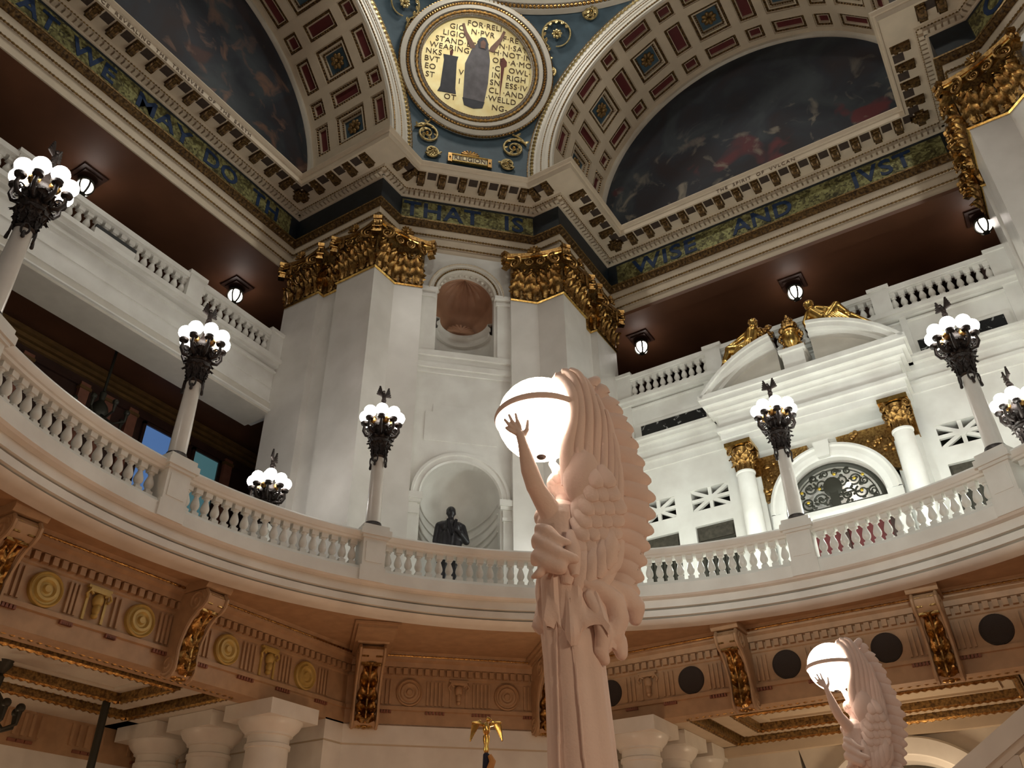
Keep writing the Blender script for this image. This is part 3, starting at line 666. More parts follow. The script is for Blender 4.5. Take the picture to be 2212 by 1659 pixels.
med = thing('round_medallion', 'round gold medallion with a grey robed figure and lettering above the RELIGION plaque', 'medallion', MF.translation)
med.rotation_euler = MF.to_euler()
MB().lathe([(0.001, 0.0), (1.90, 0.0), (1.90, -0.1)], 64).build('gold_disc', 'disc_gold', med)
MB().lathe([(1.84, -0.05), (1.84, 0.09), (1.90, 0.10), (1.93, 0.05), (2.06, 0.05), (2.08, 0.12), (2.20, 0.13), (2.22, 0.05), (2.34, 0.05), (2.36, 0.13), (2.52, 0.12), (2.56, 0.02), (2.56, -0.3)], 72).build('frame_moulding', 'cream_light', med, 30)
for (r_, z_, br, st, mt_) in ((1.99, 0.075, 0.066, 0.13, 'gold'), (2.28, 0.075, 0.062, 0.12, 'gold'), (1.87, 0.11, 0.02, 0.08, 'gold_paint'), (2.55, 0.05, 0.045, 0.12, 'gold')):
    beads([(r_ * math.cos(2 * PI * i / 72), r_ * math.sin(2 * PI * i / 72), z_) for i in range(72)], br, st, mt_, 'gilt_moulding', med, True)
# flat generic mosaic shapes on the disc
def flat(poly, d, name, mt_): return MB().prism([(x * 1.84, y * 1.84) for x, y in poly], Matrix.Identity(4), 0.0, d).build(name, mt_, med)
flat([(-0.20, -0.66), (-0.22, 0.02), (-0.12, 0.34), (-0.04, 0.46), (-0.02, 0.56), (0.07, 0.60), (0.15, 0.52), (0.18, 0.38), (0.22, 0.16), (0.22, -0.30), (0.18, -0.68)], 0.016, 'robe', 'robe_grey')
flat([(-0.21, -0.66), (-0.17, -0.80), (0.0, -0.84), (0.16, -0.80), (0.19, -0.68)], 0.014, 'robe_hem', 'stone_dark')
flat([(0.0, 0.38), (-0.04, 0.50), (0.02, 0.60), (0.11, 0.60), (0.17, 0.48), (0.13, 0.36)], 0.022, 'hood', 'stone_dark')
flat([(0.03, 0.38), (0.02, 0.50), (0.07, 0.55), (0.12, 0.50), (0.11, 0.38)], 0.027, 'face', 'skin_mosaic')
for s in (-1, 1): flat([(0.06 + s * 0.12, 0.36), (0.06 + s * 0.15, 0.44), (0.06 + s * 0.30, 0.66), (0.06 + s * 0.36, 0.82), (0.06 + s * 0.40, 0.80), (0.06 + s * 0.35, 0.62), (0.06 + s * 0.21, 0.34)], 0.018, 'arm', 'skin_mosaic')
flat([(-0.66, -0.62), (-0.33, -0.62), (-0.35, -0.52), (-0.37, 0.02), (-0.35, 0.12), (-0.62, 0.12), (-0.60, 0.02), (-0.62, -0.52)], 0.014, 'altar', 'stone_dark')
flat([(-0.50, 0.12), (-0.51, 0.20), (-0.48, 0.25), (-0.45, 0.20), (-0.46, 0.12)], 0.014, 'flame', 'torch_red')
flat([(0.45, -0.58), (0.43, 0.08), (0.40, 0.14), (0.42, 0.24), (0.46, 0.28), (0.53, 0.20), (0.53, 0.12), (0.49, 0.08)], 0.014, 'torch', 'torch_red')
for (t, u, v_) in (('FOR\u00b7RELI', -0.25, 0.84), ('N\u00b7PVR', -0.17, 0.68), ('GIO', -0.56, 0.71), ('LIGIO', -0.67, 0.56), ('STAND\u00b7ET', -0.79, 0.41), ('WEARING\u00b7', -0.88, 0.27), ('NKS', -0.94, 0.13), ('BVT', -0.95, -0.02), ('EO', -0.93, -0.17), ('ST', -0.90, -0.33), ('V', -0.32, -0.18), ('I', -0.31, -0.36), ('OT', -0.54, -0.70),
                   ('F\u00b7RE', 0.42, 0.66), ('N\u00b7I\u00b7SAY', 0.36, 0.50), ('H\u00b7NOT\u00b7IN', 0.27, 0.35), ('OF', 0.26, 0.19), ('\u00b7A\u00b7MO', 0.55, 0.20), ('\u00b7C', 0.27, 0.03), ('OWL\u00b7', 0.57, 0.04), ('IN\u00b7', 0.27, -0.11), ('RIGH', 0.54, -0.11), ('SN', 0.25, -0.26), ('ESS\u00b7IV', 0.53, -0.27), ('CL', 0.24, -0.42), ('\u00b7AND\u00b7', 0.50, -0.43), ('\u00b7WELLD', 0.20, -0.58), ('NG-', 0.32, -0.75)):
    inst('medallion_lettering', text_mesh('medallion_lettering', t, 0.275, 'letter_dark', 0.006, 'LEFT', 1.08), med, Matrix.Translation((u * 1.84, v_ * 1.84, 0.008)))
# plaque under the medallion
PF = sph_frame(135, 1.6, PRs - 0.10)
pq = thing('name_plaque', 'small gilt plaque reading RELIGION under the round medallion', 'plaque', PF.translation); pq.rotation_euler = PF.to_euler()
pq.scale = (0.62, 0.62, 0.62)
MB().box(-0.86, 0.86, -0.22, 0.22, -0.05, 0.05).build('plate', 'plaque', pq)
for (x0, x1, y0, y1) in ((-0.93, 0.93, 0.20, 0.27), (-0.93, 0.93, -0.27, -0.20)): MB().box(x0, x1, y0, y1, -0.05, 0.09).build('plate_rim', 'gold_bright', pq)
for s in (-1, 1):
    MB().box(s * 1.02 - 0.11, s * 1.02 + 0.11, -0.30, 0.30, -0.06, 0.06).build('plate_ear', 'gold', pq)
    MB().ball((s * 1.02, 0, 0.06), 0.05, 8, 6).build('rivet', 'bronze', pq, True)
inst('plaque_lettering', text_mesh('plaque_lettering', 'RELIGION', 0.38, 'letter_dark', 0.008, 'CENTER', 1.0, 0.98, 0.008), pq, Matrix.Translation((0, 0, 0.056)))
for k in range(7):
    a = PI * (k + 0.5) / 7; MB().cap_cone((0, 0.30, 0.04), 0.06, (0.42 * math.cos(a), 0.30 + 0.26 * math.sin(a), 0.06), 0.07, 7).build('shell_crest', 'gold', pq, True)
# gilt scrolls on the blue ground
LEAFS = acanthus('leaf', 0.20, 0.46, 0.08, 'gold_pale')
FLOW = rosette('flower', 0.18, 8, 'gold_pale', 0.08)
def scroll(az, el, r_, sgn, start, tail, flower):
    F = sph_frame(az, el, PRs - 0.03)
    g = MB(); p2 = spiral_pts(r_, 0.05 if not flower else r_ * 0.86, 1.9 if not flower else 0.92, 34, start, sgn); pts = [(x, y, 0.03) for x, y in p2]
    x0, y0 = p2[0]; t0 = start - sgn * 0.0
    tl = [(x0 + tail[0] * q + 0.12 * math.sin(q * PI) * tail[1], y0 + tail[1] * q - 0.12 * math.sin(q * PI) * tail[0], 0.03) for q in (1, 0.8, 0.6, 0.4, 0.2)]
    allp = tl + pts; g.tube(allp, [0.024 + 0.018 * math.sin(PI * min(1, i / (len(allp) - 1) + 0.1)) for i in range(len(allp))], 6)
    s_ = inst('gilt_scroll', g.mesh('gilt_scroll', 'gold_pale', True), pend, F)
    for i in range(1, min(len(allp) - 3, 26), 3):
        p = Vector(allp[i]); d = Vector(allp[i + 1]) - p; a = math.atan2(d.y, d.x)
        inst('leaf', LEAFS, s_, T(p.x, p.y, 0.05, a + sgn * 0.9 - PI / 2) @ Matrix.Rotation(-PI / 2 + 0.35, 4, 'X') @ Matrix.Scale(0.34 + 0.10 * (i % 3), 4))
    if flower: inst('flower', FLOW, s_, Matrix.Translation((0, 0, 0.03)))
    else: MB().ball((0, 0, 0.04), 0.06, 8, 6).build('bud', 'gold_bright', s_, True)
scroll(142.6, 6.0, 0.42, -1, PI * 0.9, (0.45, 0.45), False); scroll(127.4, 6.0, 0.42, 1, PI * 0.1, (-0.45, 0.45), False)
scroll(141.5, 2.2, 0.24, 1, PI * 1.2, (0.5, 0.2), False); scroll(128.5, 2.2, 0.24, -1, -PI * 0.2, (-0.5, 0.2), False)
scroll(119.0, 29.6, 0.50, -1, PI * 1.3, (-0.1, -0.75), True); scroll(111.6, 33.0, 0.27, 1, PI * 1.0, (0.35, 0.35), False)
scroll(151.0, 29.6, 0.50, 1, -PI * 0.3, (0.1, -0.75), True); scroll(158.4, 33.0, 0.27, -1, 0.0, (-0.35, 0.35), False)
scroll(120.5, 22.5, 0.2, 1, PI * 0.8, (0.1, 0.5), False)
# ================================================================ GALLERIES BEHIND THE OPENINGS
# upper gallery: brown ceilings, dark back walls
def room(name, label, x0, x1, y0, y1, z0, z1, mt_): return tag(MB().box(x0, x1, y0, y1, z0, z1).build(name, mt_), label, kind='structure')
room('ceiling_upper_right_gallery', 'dark brown ceiling of the upper gallery behind the right opening', -9.4, 9.4, 12.4, 17.2, 18.50, 18.7, 'brown_ceiling')
room('ceiling_upper_left_gallery', 'dark brown ceiling of the upper gallery behind the left opening', -17.2, -12.4, -9.4, 9.4, 18.50, 18.7, 'brown_ceiling')
wb = room('wall_upper_right_back', 'dark wooden back wall of the upper right gallery', -9.4, 9.4, 16.2, 16.5, 15.0, 18.6, 'wood_dark')
room('wall_upper_left_back', 'dark wooden back wall of the upper left gallery', -16.5, -16.2, -9.4, 9.4, 15.0, 18.6, 'wood_dark')
room('wall_upper_left_end', 'dark end wall of the upper left gallery', -16.4, -12.2, 9.2, 9.4, 15.0, 18.6, 'wood_dark')
room('wall_upper_right_end', 'dark end wall of the upper right gallery', -9.4, -9.2, 12.2, 16.4, 15.0, 18.6, 'wood_dark')
room('floor_upper_right_gallery', 'floor of the upper right gallery behind its balustrade', -9.4, 9.4, 12.3, 16.4, 14.9, 15.05, 'wood_dark')
room('floor_upper_left_gallery', 'floor of the upper left gallery behind its balustrade', -16.4, -12.9, -9.4, 9.4, 14.9, 15.05, 'wood_dark')
for z, d, mt_ in ((18.2, 0.55, 'wood_dark'), (18.32, 0.75, 'brown_ceiling'), (17.75, 0.3, 'wood_gold'), (17.6, 0.2, 'wood_dark')):
    MB().box(-5.6, 9.0, 16.2 - d, 16.25, z - 0.05, z + 0.06).build('wall_cornice', mt_, wb)
for x in (-1.6, 1.7, 5.2):
    MB().box(x - 0.35, x + 0.35, 15.6, 16.25, 15.0, 18.45).build('wall_pilaster', 'wood_dark', wb)
for y in (12.55,):
    MB().box(-5.6, 5.6, 12.30, 12.9, 18.40, 18.52).build('ceiling_border', 'brown_ceiling', wb)

# ---------------------------------------------------------------- baluster forms
def baluster_mesh(name, h, r, mt_='marble'):
    k = h / 0.5
    pf = [(0.0, 0.09), (0.66, 0.092), (0.74, 0.105), (0.66, 0.12), (0.48, 0.128), (0.70, 0.15), (0.93, 0.18), (1.0, 0.21), (0.92, 0.25), (0.70, 0.30), (0.50, 0.345), (0.44, 0.37), (0.66, 0.378), (0.68, 0.39), (0.56, 0.40), (0.70, 0.41), (0.0, 0.412)]
    b = MB().lathe([(q * r, z * k) for q, z in pf], 14)
    b.box(-r * 0.82, r * 0.82, -r * 0.82, r * 0.82, 0, 0.092 * k); b.box(-r * 0.86, r * 0.86, -r * 0.86, r * 0.86, 0.408 * k, h)
    return b.mesh(name, mt_, 40)
BAL_UP = baluster_mesh('baluster', 0.56, 0.085)
def gallery_balustrade(label, rot):
    RZ = Matrix.Rotation(rot, 4, 'Z')
    t = thing('gallery_balustrade', label, 'balustrade', RZ @ Vector((0, 12.12, 15.10))); t.rotation_euler = (0, 0, rot)
    MB().box(-5.25, 5.25, -0.13, 0.13, 0.0, 0.06).build('base_rail', 'marble', t)
    h = MB().box(-5.25, 5.25, -0.12, 0.12, 0.62, 0.66); h.box(-5.25, 5.25, -0.16, 0.16, 0.66, 0.80); h.build('hand_rail', 'marble', t)
    for x in (-5.0, -2.25, 2.25, 5.0):
        p = MB().box(x - 0.22, x + 0.22, -0.17, 0.17, 0.0, 0.78); p.box(x - 0.27, x + 0.27, -0.22, 0.22, 0.78, 0.88); p.build('pedestal', 'marble', t)
    for (x0, x1) in ((-4.72, -2.53), (-1.97, 1.97), (2.53, 4.72)):
        k = round((x1 - x0) / 0.219)
        for i in range(k + 1): inst('baluster', BAL_UP, t, Matrix.Translation((x0 + (x1 - x0) * i / k, 0, 0.06)))
    return t
gallery_balustrade('straight white balustrade of the upper gallery behind the gilded reclining figures', 0.0)
gl = gallery_balustrade('straight white balustrade of the upper gallery at the upper left', PI / 2)
bp_ = thing('notice_board', 'pale board with a black top strip fixed to the left gallery balustrade', 'board', (-11.93, 0.0, 15.10))
MB().box(-0.03, 0.03, -0.53, 0.52, 0.0, 0.22).build('board', 'marble', bp_); MB().box(-0.035, 0.035, -0.53, 0.52, 0.22, 0.31).build('top_strip', 'black', bp_)
# left gallery: beam below the balustrade
wl = MB().box(-13.0, -12.10, -9.0, 5.5, 13.60, 15.05).build('wall_left_gallery', 'marble')
tag(wl, 'broad pale marble beam under the upper left gallery balustrade', kind='structure')
for (z0, z1, x) in ((15.0, 15.12, -11.86), (14.90, 15.0, -11.95), (14.74, 14.80, -12.02), (14.28, 14.32, -12.07), (13.56, 13.60, -11.98), (13.82, 13.86, -12.04)):
    MB().box(-12.15, x, -9.0, 5.3, z0, z1).build('beam_moulding', 'marble', wl)
MB().box(-13.0, -12.06, -9.0, 5.3, 13.50, 13.84).build('beam_fascia', 'cream_light', wl)
# left mezzanine room
room('ceiling_left_room', 'dark brown ceiling of the room behind the left balcony', -15.6, -12.6, -9.4, 9.4, 14.3, 14.5, 'brown_ceiling')
wr = room('wall_left_room', 'dark panelled wall with two lit blue windows behind the left balcony', -15.3, -15.0, -9.0, 9.2, 7.2, 14.4, 'wood_dark')
room('wall_left_room_end', 'dark end wall of the room behind the left balcony', -15.2, -12.2, 9.0, 9.2, 7.2, 14.4, 'wood_dark')
for (z0, z1, x, mt_) in ((14.02, 14.12, -14.75, 'wood_gold'), (13.90, 14.0, -14.85, 'wood_gold'), (13.78, 13.86, -14.9, 'wood_gold'), (13.5, 13.56, -14.92, 'wood_dark')):
    MB().box(-15.05, x, -9.0, 9.0, z0, z1).build('wall_cornice', mt_, wr)
for y in (-1.2, 0.4, 1.9, 2.6, 3.3, 4.95, 6.5):
    MB().box(-15.05, -14.88, y - 0.13, y + 0.13, 7.2, 13.6).build('wall_pilaster', 'tan_dark', wr)
    MB().box(-15.05, -14.85, y - 0.16, y + 0.16, 13.42, 13.5).build('pilaster_cap', 'wood_gold', wr)
for i, (y0, y1, mt_) in enumerate(((3.75, 4.68, 'pane_blue'), (5.36, 6.18, 'pane_teal'))):
    wn = MB(); 
    for (a, b_, c_, d_) in ((y0 - 0.08, y0, 11.4, 13.46), (y1, y1 + 0.08, 11.4, 13.46), (y0 - 0.08, y1 + 0.08, 13.38, 13.46), (y0 - 0.08, y1 + 0.08, 11.3, 11.4)): wn.box(-15.02, -14.9, a, b_, c_, d_)
    wo = wn.build('window_%d' % (i + 1), 'wood_dark'); tag(wo, ('bright blue lit window behind the left lamp column', 'teal lit window nearer the corner pier')[i], kind='structure')
    MB().box(-15.0, -14.95, y0, y1, 11.4, 13.38).build('pane', mt_, wo)

# ================================================================ RIGHT WALL
Y0 = 12.15
wall = MB()
wr_ = [(-5.42, 5.42, 13.72, 15.05), (-5.42, 5.42, 11.84, 13.72), (-5.42, 5.42, MEZ, 9.2)]
for s in (-1, 1):
    a = lambda x0, x1: tuple(sorted((s * x0, s * x1)))
    for (x0, x1, z0, z1) in ((1.5, 2.5, 9.2, 11.84), (3.5, 3.96, 9.2, 11.84), (4.92, 5.42, 9.2, 11.84), (2.5, 3.5, 10.83, 11.25), (3.96, 4.92, 10.83, 11.25)):
        wr_.append((*a(x0, x1), z0, z1))
for (x0, x1, z0, z1) in wr_[:1] + wr_[1:]:
    if (z0, z1) == (11.84, 13.72): 
        wall.box(x0, -1.5, Y0, Y0 + 0.5, z0, z1); wall.box(1.5, x1, Y0, Y0 + 0.5, z0, z1); wall.box(-1.5, 1.5, Y0, Y0 + 0.5, 12.1, z1)
    elif z1 == 9.2:
        wall.box(x0, -1.2, Y0, Y0 + 0.5, z0, z1); wall.box(1.2, x1, Y0, Y0 + 0.5, z0, z1)
    else: wall.box(x0, x1, Y0, Y0 + 0.5, z0, z1)
wR = wall.build('wall_right', 'marble'); tag(wR, 'white marble wall of the right arm with starred vents and a pedimented doorway', kind='structure')
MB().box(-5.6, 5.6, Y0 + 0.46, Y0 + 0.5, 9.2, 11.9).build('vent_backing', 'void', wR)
# string entablature and cornice under the balustrade
for (z0, z1, d, x) in ((15.0, 15.12, 0.26, 5.3), (14.90, 15.0, 0.16, 5.3), (14.80, 14.84, 0.08, 5.3), (13.60, 13.68, 0.34, 5.3), (13.50, 13.60, 0.26, 5.3), (13.34, 13.50, 0.13, 5.3), (13.08, 13.34, 0.06, 5.3), (12.98, 13.08, 0.14, 5.3), (12.78, 12.98, 0.05, 5.3)):
    MB().box(-x, x, Y0 - d, Y0 + 0.1, z0, z1).build('wall_moulding', 'marble', wR)
for s in (-1, 1):
    x0, x1 = sorted((s * 2.74, s * 4.66))
    p = MB().box(x0, x1, Y0 - 0.012, Y0 + 0.05, 13.74, 14.20).build('marble_panel', 'black_marble', wR)
    p['label'] = 'black veined marble panel'
    for (a, b_, c_, d_) in ((x0 - 0.12, x1 + 0.12, 14.20, 14.27), (x0 - 0.12, x0, 13.70, 14.2), (x1, x1 + 0.12, 13.70, 14.2)): MB().box(a, b_, Y0 - 0.03, Y0 + 0.05, c_, d_).build('panel_border', 'marble', wR)
    for (xa, xb) in ((4.86, 5.2), (2.5, 2.66)):
        a, b_ = sorted((s * xa, s * xb)); MB().box(a, b_, Y0 - 0.10, Y0 + 0.05, 13.68, 14.95).build('wall_strip', 'marble', wR)
    for (xa, xb) in ((2.5, 3.5), (3.96, 4.92)):
        xa, xb = sorted((s * xa, s * xb)); cx, hw, cz, hh = (xa + xb) / 2, (xb - xa) / 2, 11.545, 0.295
        st = MB()
        for (dx, dz) in ((hw, 0), (0, hh), (hw, hh), (hw, -hh)):
            L = math.hypot(dx, dz); nx, nz = -dz / L * 0.046, dx / L * 0.046; yo = Y0 + 0.03 + 0.003 * len(st.v) / 8
            st.add([(cx - dx + nx, yo, cz - dz + nz), (cx - dx - nx, yo, cz - dz - nz), (cx + dx - nx, yo, cz + dz - nz), (cx + dx + nx, yo, cz + dz + nz),
                    (cx - dx + nx, Y0 + 0.12, cz - dz + nz), (cx - dx - nx, Y0 + 0.12, cz - dz - nz), (cx + dx - nx, Y0 + 0.12, cz + dz - nz), (cx + dx + nx, Y0 + 0.12, cz + dz + nz)],
                   [(0, 1, 2, 3), (4, 5, 6, 7), (0, 1, 5, 4), (1, 2, 6, 5), (2, 3, 7, 6), (3, 0, 4, 7)])
        vo_ = st.build('star_vent_bars', 'marble', wR)
        MB().prism([(cx + 0.10 * math.cos(PI / 6 * i), cz + 0.10 * math.sin(PI / 6 * i)) for i in range(12)], frame(Vector((0, 0, 0)), Vector((1, 0, 0)), Vector((0, 0, 1)), Vector((0, 1, 0))), Y0 + 0.02, Y0 + 0.13).build('star_vent_hub', 'marble', wR)
        # bronze panels under the vents
        g = MB().box(xa, xb, Y0 + 0.10, Y0 + 0.16, 9.2, 10.83); g.box(xa + 0.06, xb - 0.06, Y0 + 0.06, Y0 + 0.10, 10.45, 10.72); g.build('bronze_panel', 'grille_bronze', wR)
        g = MB()
        for i in range(9):
            x = xa + 0.12 + (xb - xa - 0.24) * i / 8; g.box(x - 0.018, x + 0.018, Y0 + 0.05, Y0 + 0.10, 9.3, 10.34)
        g.box(xa + 0.05, xb - 0.05, Y0 + 0.05, Y0 + 0.10, 10.34, 10.40); g.build('panel_bars', 'iron', wR)
# doorway: arch, grille, columns, entablature, pediment
RWF = frame(Vector((0, 0, 0)), Vector((1, 0, 0)), Vector((0, 0, 1)), Vector((0, 1, 0)))
AZ = 10.52
dw = thing('door_1', 'tall arched doorway with gilt capitals and broken pediment in the right wall', None, (0, Y0, MEZ)); dw['kind'] = 'structure'
def dpart(mb, name, mt_, smooth=False):
    mb.v = [(x, y - Y0, z - MEZ) for x, y, z in mb.v]; return mb.build(name, mt_, dw, smooth)
am = arc_mould(RWF, 0, AZ, [(1.14, 12.35), (1.15, 11.98), (1.19, 11.95), (1.30, 11.92), (1.40, 11.92), (1.44, 11.88), (1.50, 11.90), (1.52, 12.18)], 0, PI, 36)
for s in (-1, 1):
    for (x0, x1, y) in ((1.15, 1.50, 11.93),): am.box(*sorted((s * x0, s * x1)), y, 12.2, MEZ, AZ)
dpart(am, 'arch', 'marble')
ky = MB().prism([(-0.14, 11.68), (0.14, 11.68), (0.19, 12.1), (-0.19, 12.1)], RWF, 11.84, 12.15); dpart(ky, 'keystone', 'marble')
dpart(MB().box(-1.16, 1.16, 12.0, 12.3, 10.28, 10.42).box(-1.2, 1.2, 11.90, 12.3, 10.18, 10.28), 'transom', 'marble')
dpart(MB().box(-1.1, 1.1, 12.34, 12.40, MEZ, 10.2), 'door_leaf', 'velvet_red')
for x in (-1.08, 0.0, 1.08): dpart(MB().box(x - 0.07, x + 0.07, 12.24, 12.36, MEZ, 10.18), 'door_stile', 'wood_dark')
# wrought iron tympanum grille
gr = arc_mould(RWF, 0, AZ - 0.10, [(1.02, 12.06), (1.08, 12.02), (1.14, 12.06), (1.08, 12.10), (1.02, 12.06)], 0, PI, 30)
for rr in (0.96,): gr.tube([(rr * math.cos(PI * i / 30), 12.06, AZ - 0.10 + rr * math.sin(PI * i / 30)) for i in range(31)], 0.016, 6)
gr.tube([(-1.1, 12.06, AZ - 0.08), (1.1, 12.06, AZ - 0.08)], 0.035, 6)
random.seed(3)
def curl(mb, cx, cz, r_, sgn, st): mb.tube([(cx + x, 12.06, cz + z) for x, z in spiral_pts(r_, 0.02, 1.5, 22, st, sgn)], [0.026 - 0.010 * i / 22 for i in range(23)], 5)
for s in (-1, 1):
    for (cx, cz, r_, st) in ((0.30, 0.22, 0.17, 0), (0.62, 0.20, 0.17, 2), (0.86, 0.16, 0.12, 1), (0.22, 0.60, 0.17, 3), (0.52, 0.56, 0.16, 4), (0.72, 0.46, 0.10, 2), (0.12, 0.84, 0.09, 0), (0.40, 0.80, 0.09, 1)):
        curl(gr, s * cx, AZ - 0.06 + cz, r_, s, st + (PI if s < 0 else 0))
for i in range(70):
    a = random.uniform(0.05, PI - 0.05); q = random.uniform(0.15, 0.93); gr.ball((q * math.cos(a), 12.06, AZ - 0.08 + q * math.sin(a)), (random.uniform(0.03, 0.065), 0.02, random.uniform(0.025, 0.05)), 6, 4)
gr.ball((0, 12.05, AZ + 0.42), (0.22, 0.04, 0.26), 10, 8); gr.box(-0.10, 0.10, 12.02, 12.10, AZ - 0.08, AZ + 0.3)
dpart(gr, 'iron_grille', 'iron', True)
gf = MB()
for (x, z) in ((-0.62, 0.22), (0.62, 0.22), (-0.3, 0.5), (0.52, 0.56), (0.72, 0.60), (-0.72, 0.5), (0.1, 0.78)): gf.ball((x, 12.03, AZ - 0.06 + z), (0.04, 0.02, 0.04), 8, 5)
dpart(gf, 'gilt_flowers', 'iron_gold', True)
# gilt spandrels
for s in (-1, 1):
    n_ = 10; pl = [(s * 1.58, 10.95), (s * 1.58, 12.15), (s * 0.35, 12.15)] + [(s * 1.49 * math.cos(t), AZ + 1.49 * math.sin(t)) for t in [math.radians(76 - 56 * i / n_) for i in range(n_ + 1)]]
    dpart(MB().prism(pl, RWF, 11.98, 12.15), 'spandrel', 'gold')
    rl = MB()
    for i in range(22):
        t = math.radians(22 + 50 * random.random()); q = 1.54 + random.random() * 0.45
        x, z = q * math.cos(t), AZ + q * math.sin(t)
        if x < 1.55 and z < 12.12: rl.ball((s * x, 11.96, z), (random.uniform(0.04, 0.09), 0.035, random.uniform(0.04, 0.09)), 6, 5)
    dpart(rl, 'spandrel_relief', 'gold', True)
    # column with gilt capital, pilaster behind
    col = MB().lathe([(0.25, MEZ), (0.31, MEZ + 0.02), (0.31, MEZ + 0.12), (0.27, MEZ + 0.17), (0.26, MEZ + 0.24), (0.245, MEZ + 0.26), (0.24, 9.0), (0.215, 11.60), (0.24, 11.62), (0.24, 11.66), (0, 11.66)], 24, (s * 1.85, 11.62, 0))
    dpart(col, 'column', 'marble', 40)
    dpart(MB().box(*sorted((s * 1.58, s * 2.14)), 12.0, 12.2, MEZ, 11.66), 'pilaster', 'marble')
    dpart(MB().box(*sorted((s * 1.56, s * 2.16)), 11.96, 12.2, 11.66, 12.42), 'pilaster_capital', 'gold')
    cp = MB().lathe([(0.20, 11.66), (0.23, 11.68), (0.17, 11.72), (0.17, 12.1), (0.24, 12.3), (0, 12.3)], 16, (s * 1.85, 11.62, 0))
    cb = dpart(cp, 'capital', 'gold', 40); cb['label'] = 'gilded capital of the doorway column'
    for rw, (me, zz, n_, rr, sc2) in enumerate(((LEAF1, 11.69, 8, 0.20, 0.50), (LEAF2, 11.70, 8, 0.19, 0.48), (LEAF0, 12.0, 8, 0.22, 0.55))):
        for k in range(n_):
            a = 2 * PI * (k + 0.5 * (rw % 2)) / n_; inst('leaf', me, cb, T(s * 1.85 + rr * math.cos(a), 11.62 - Y0 + rr * math.sin(a), zz - MEZ, a + PI / 2, 0, 0, sc2))
    for k in range(4):
        a = PI / 4 + k * PI / 2; inst('volute', VOL, cb, T(s * 1.85 + 0.33 * math.cos(a), 11.62 - Y0 + 0.33 * math.sin(a), 12.22 - MEZ, a + PI / 2, 0, 0, 0.6))
    ab = MB().box(s * 1.85 - 0.33, s * 1.85 + 0.33, 11.29, 11.95, 12.32, 12.43); ab.v = [(x, y - Y0, z - MEZ) for x, y, z in ab.v]; ab.build('abacus', 'gold_bright', cb)
# entablature over the columns
for (z0, z1, d, x) in ((12.42, 12.60, 11.38, 2.22), (12.60, 12.80, 11.35, 2.24), (12.80, 12.90, 11.27, 2.30), (12.90, 13.26, 11.36, 2.23), (13.26, 13.36, 11.28, 2.30), (13.36, 13.50, 11.16, 2.40), (13.50, 13.66, 11.02, 2.50), (13.66, 13.80, 10.96, 2.56)):
    dpart(MB().box(-x, x, d, 12.2, z0, z1), 'entablature', 'marble')
# broken segmental pediment
PRad, PCz = 3.1, 11.95
for s in (-1, 1):
    def pa(r_, t): return (s * r_ * math.sin(t), PCz + r_ * math.cos(t))
    t0, t1, n_ = math.asin(0.48 / PRad), math.asin(2.52 / PRad), 14
    for (r0, r1, d) in ((3.02, 3.10, 10.96), (2.90, 3.02, 11.02), (2.80, 2.90, 11.2)):
        mb = MB()
        for i in range(n_):
            a, b_ = t0 + (t1 - t0) * i / n_, t0 + (t1 - t0) * (i + 1) / n_
            mb.prism([pa(r0, a), pa(r0, b_), pa(r1, b_), pa(r1, a)], RWF, d, 12.2)
        dpart(mb, 'raking_cornice', 'marble')
    mb = MB()
    for i in range(n_):
        a, b_ = t0 + (t1 - t0) * i / n_, t0 + (t1 - t0) * (i + 1) / n_
        A_, B_ = pa(2.82, a), pa(2.82, b_)
        if B_[1] > 13.79: mb.prism([(A_[0], 13.79), (B_[0], 13.79), B_, A_], RWF, 11.42, 12.2)
    dpart(mb, 'tympanum', 'cream_light')
pd = MB().box(-0.27, 0.27, 11.02, 11.6, 13.8, 14.28); pd.box(-0.33, 0.33, 10.95, 11.66, 14.28, 14.38); dpart(pd, 'pedestal', 'marble')
# ================================================================ BALCONY RING
mf = MB().lathe([(8.17, 6.86), (7.98, 6.87), (7.88, 6.89), (7.82, 6.935), (7.90, 6.94), (7.90, 6.965), (7.775, 6.97), (7.77, 7.085), (7.86, 7.09), (7.86, 7.115), (7.73, 7.12), (7.725, 7.26), (12.6, 7.26), (12.6, 6.96), (8.17, 6.96), (8.17, 6.86)], 180)
mez = mf.build('floor_mezzanine', 'marble', None, 28); tag(mez, 'curved white marble balcony floor edge sweeping around the rotunda', kind='structure')
MB().lathe([(8.15, 6.94), (13.2, 6.94)], 96).build('soffit', 'tan', mez)
LAMPS = [0, 26, 64, 90.4, 118.4, 151.3, 180, 208.5, 243, 270, 297, 333]
bal = thing('curved_balustrade', 'long curved white marble balustrade with vase balusters around the rotunda balcony', 'balustrade', (0, 0, 7.26))
def bring(prof, name, a0=20, a1=252):
    MB().lathe([(r_, z - 7.26) for r_, z in prof], 150, a0=math.radians(a0), a1=math.radians(a1)).build(name, 'marble', bal, 28)
bring([(7.92, 7.262), (7.60, 7.262), (7.555, 7.29), (7.555, 7.50), (7.59, 7.53), (7.62, 7.575), (7.90, 7.575), (7.92, 7.26)], 'base_rail')
bring([(7.90, 8.07), (7.63, 8.07), (7.61, 8.10), (7.58, 8.11), (7.545, 8.15), (7.53, 8.19), (7.55, 8.225), (7.59, 8.235), (7.62, 8.255), (7.90, 8.255), (7.97, 8.19), (7.90, 8.07)], 'hand_rail')
BAL = baluster_mesh('baluster', 0.50, 0.074)
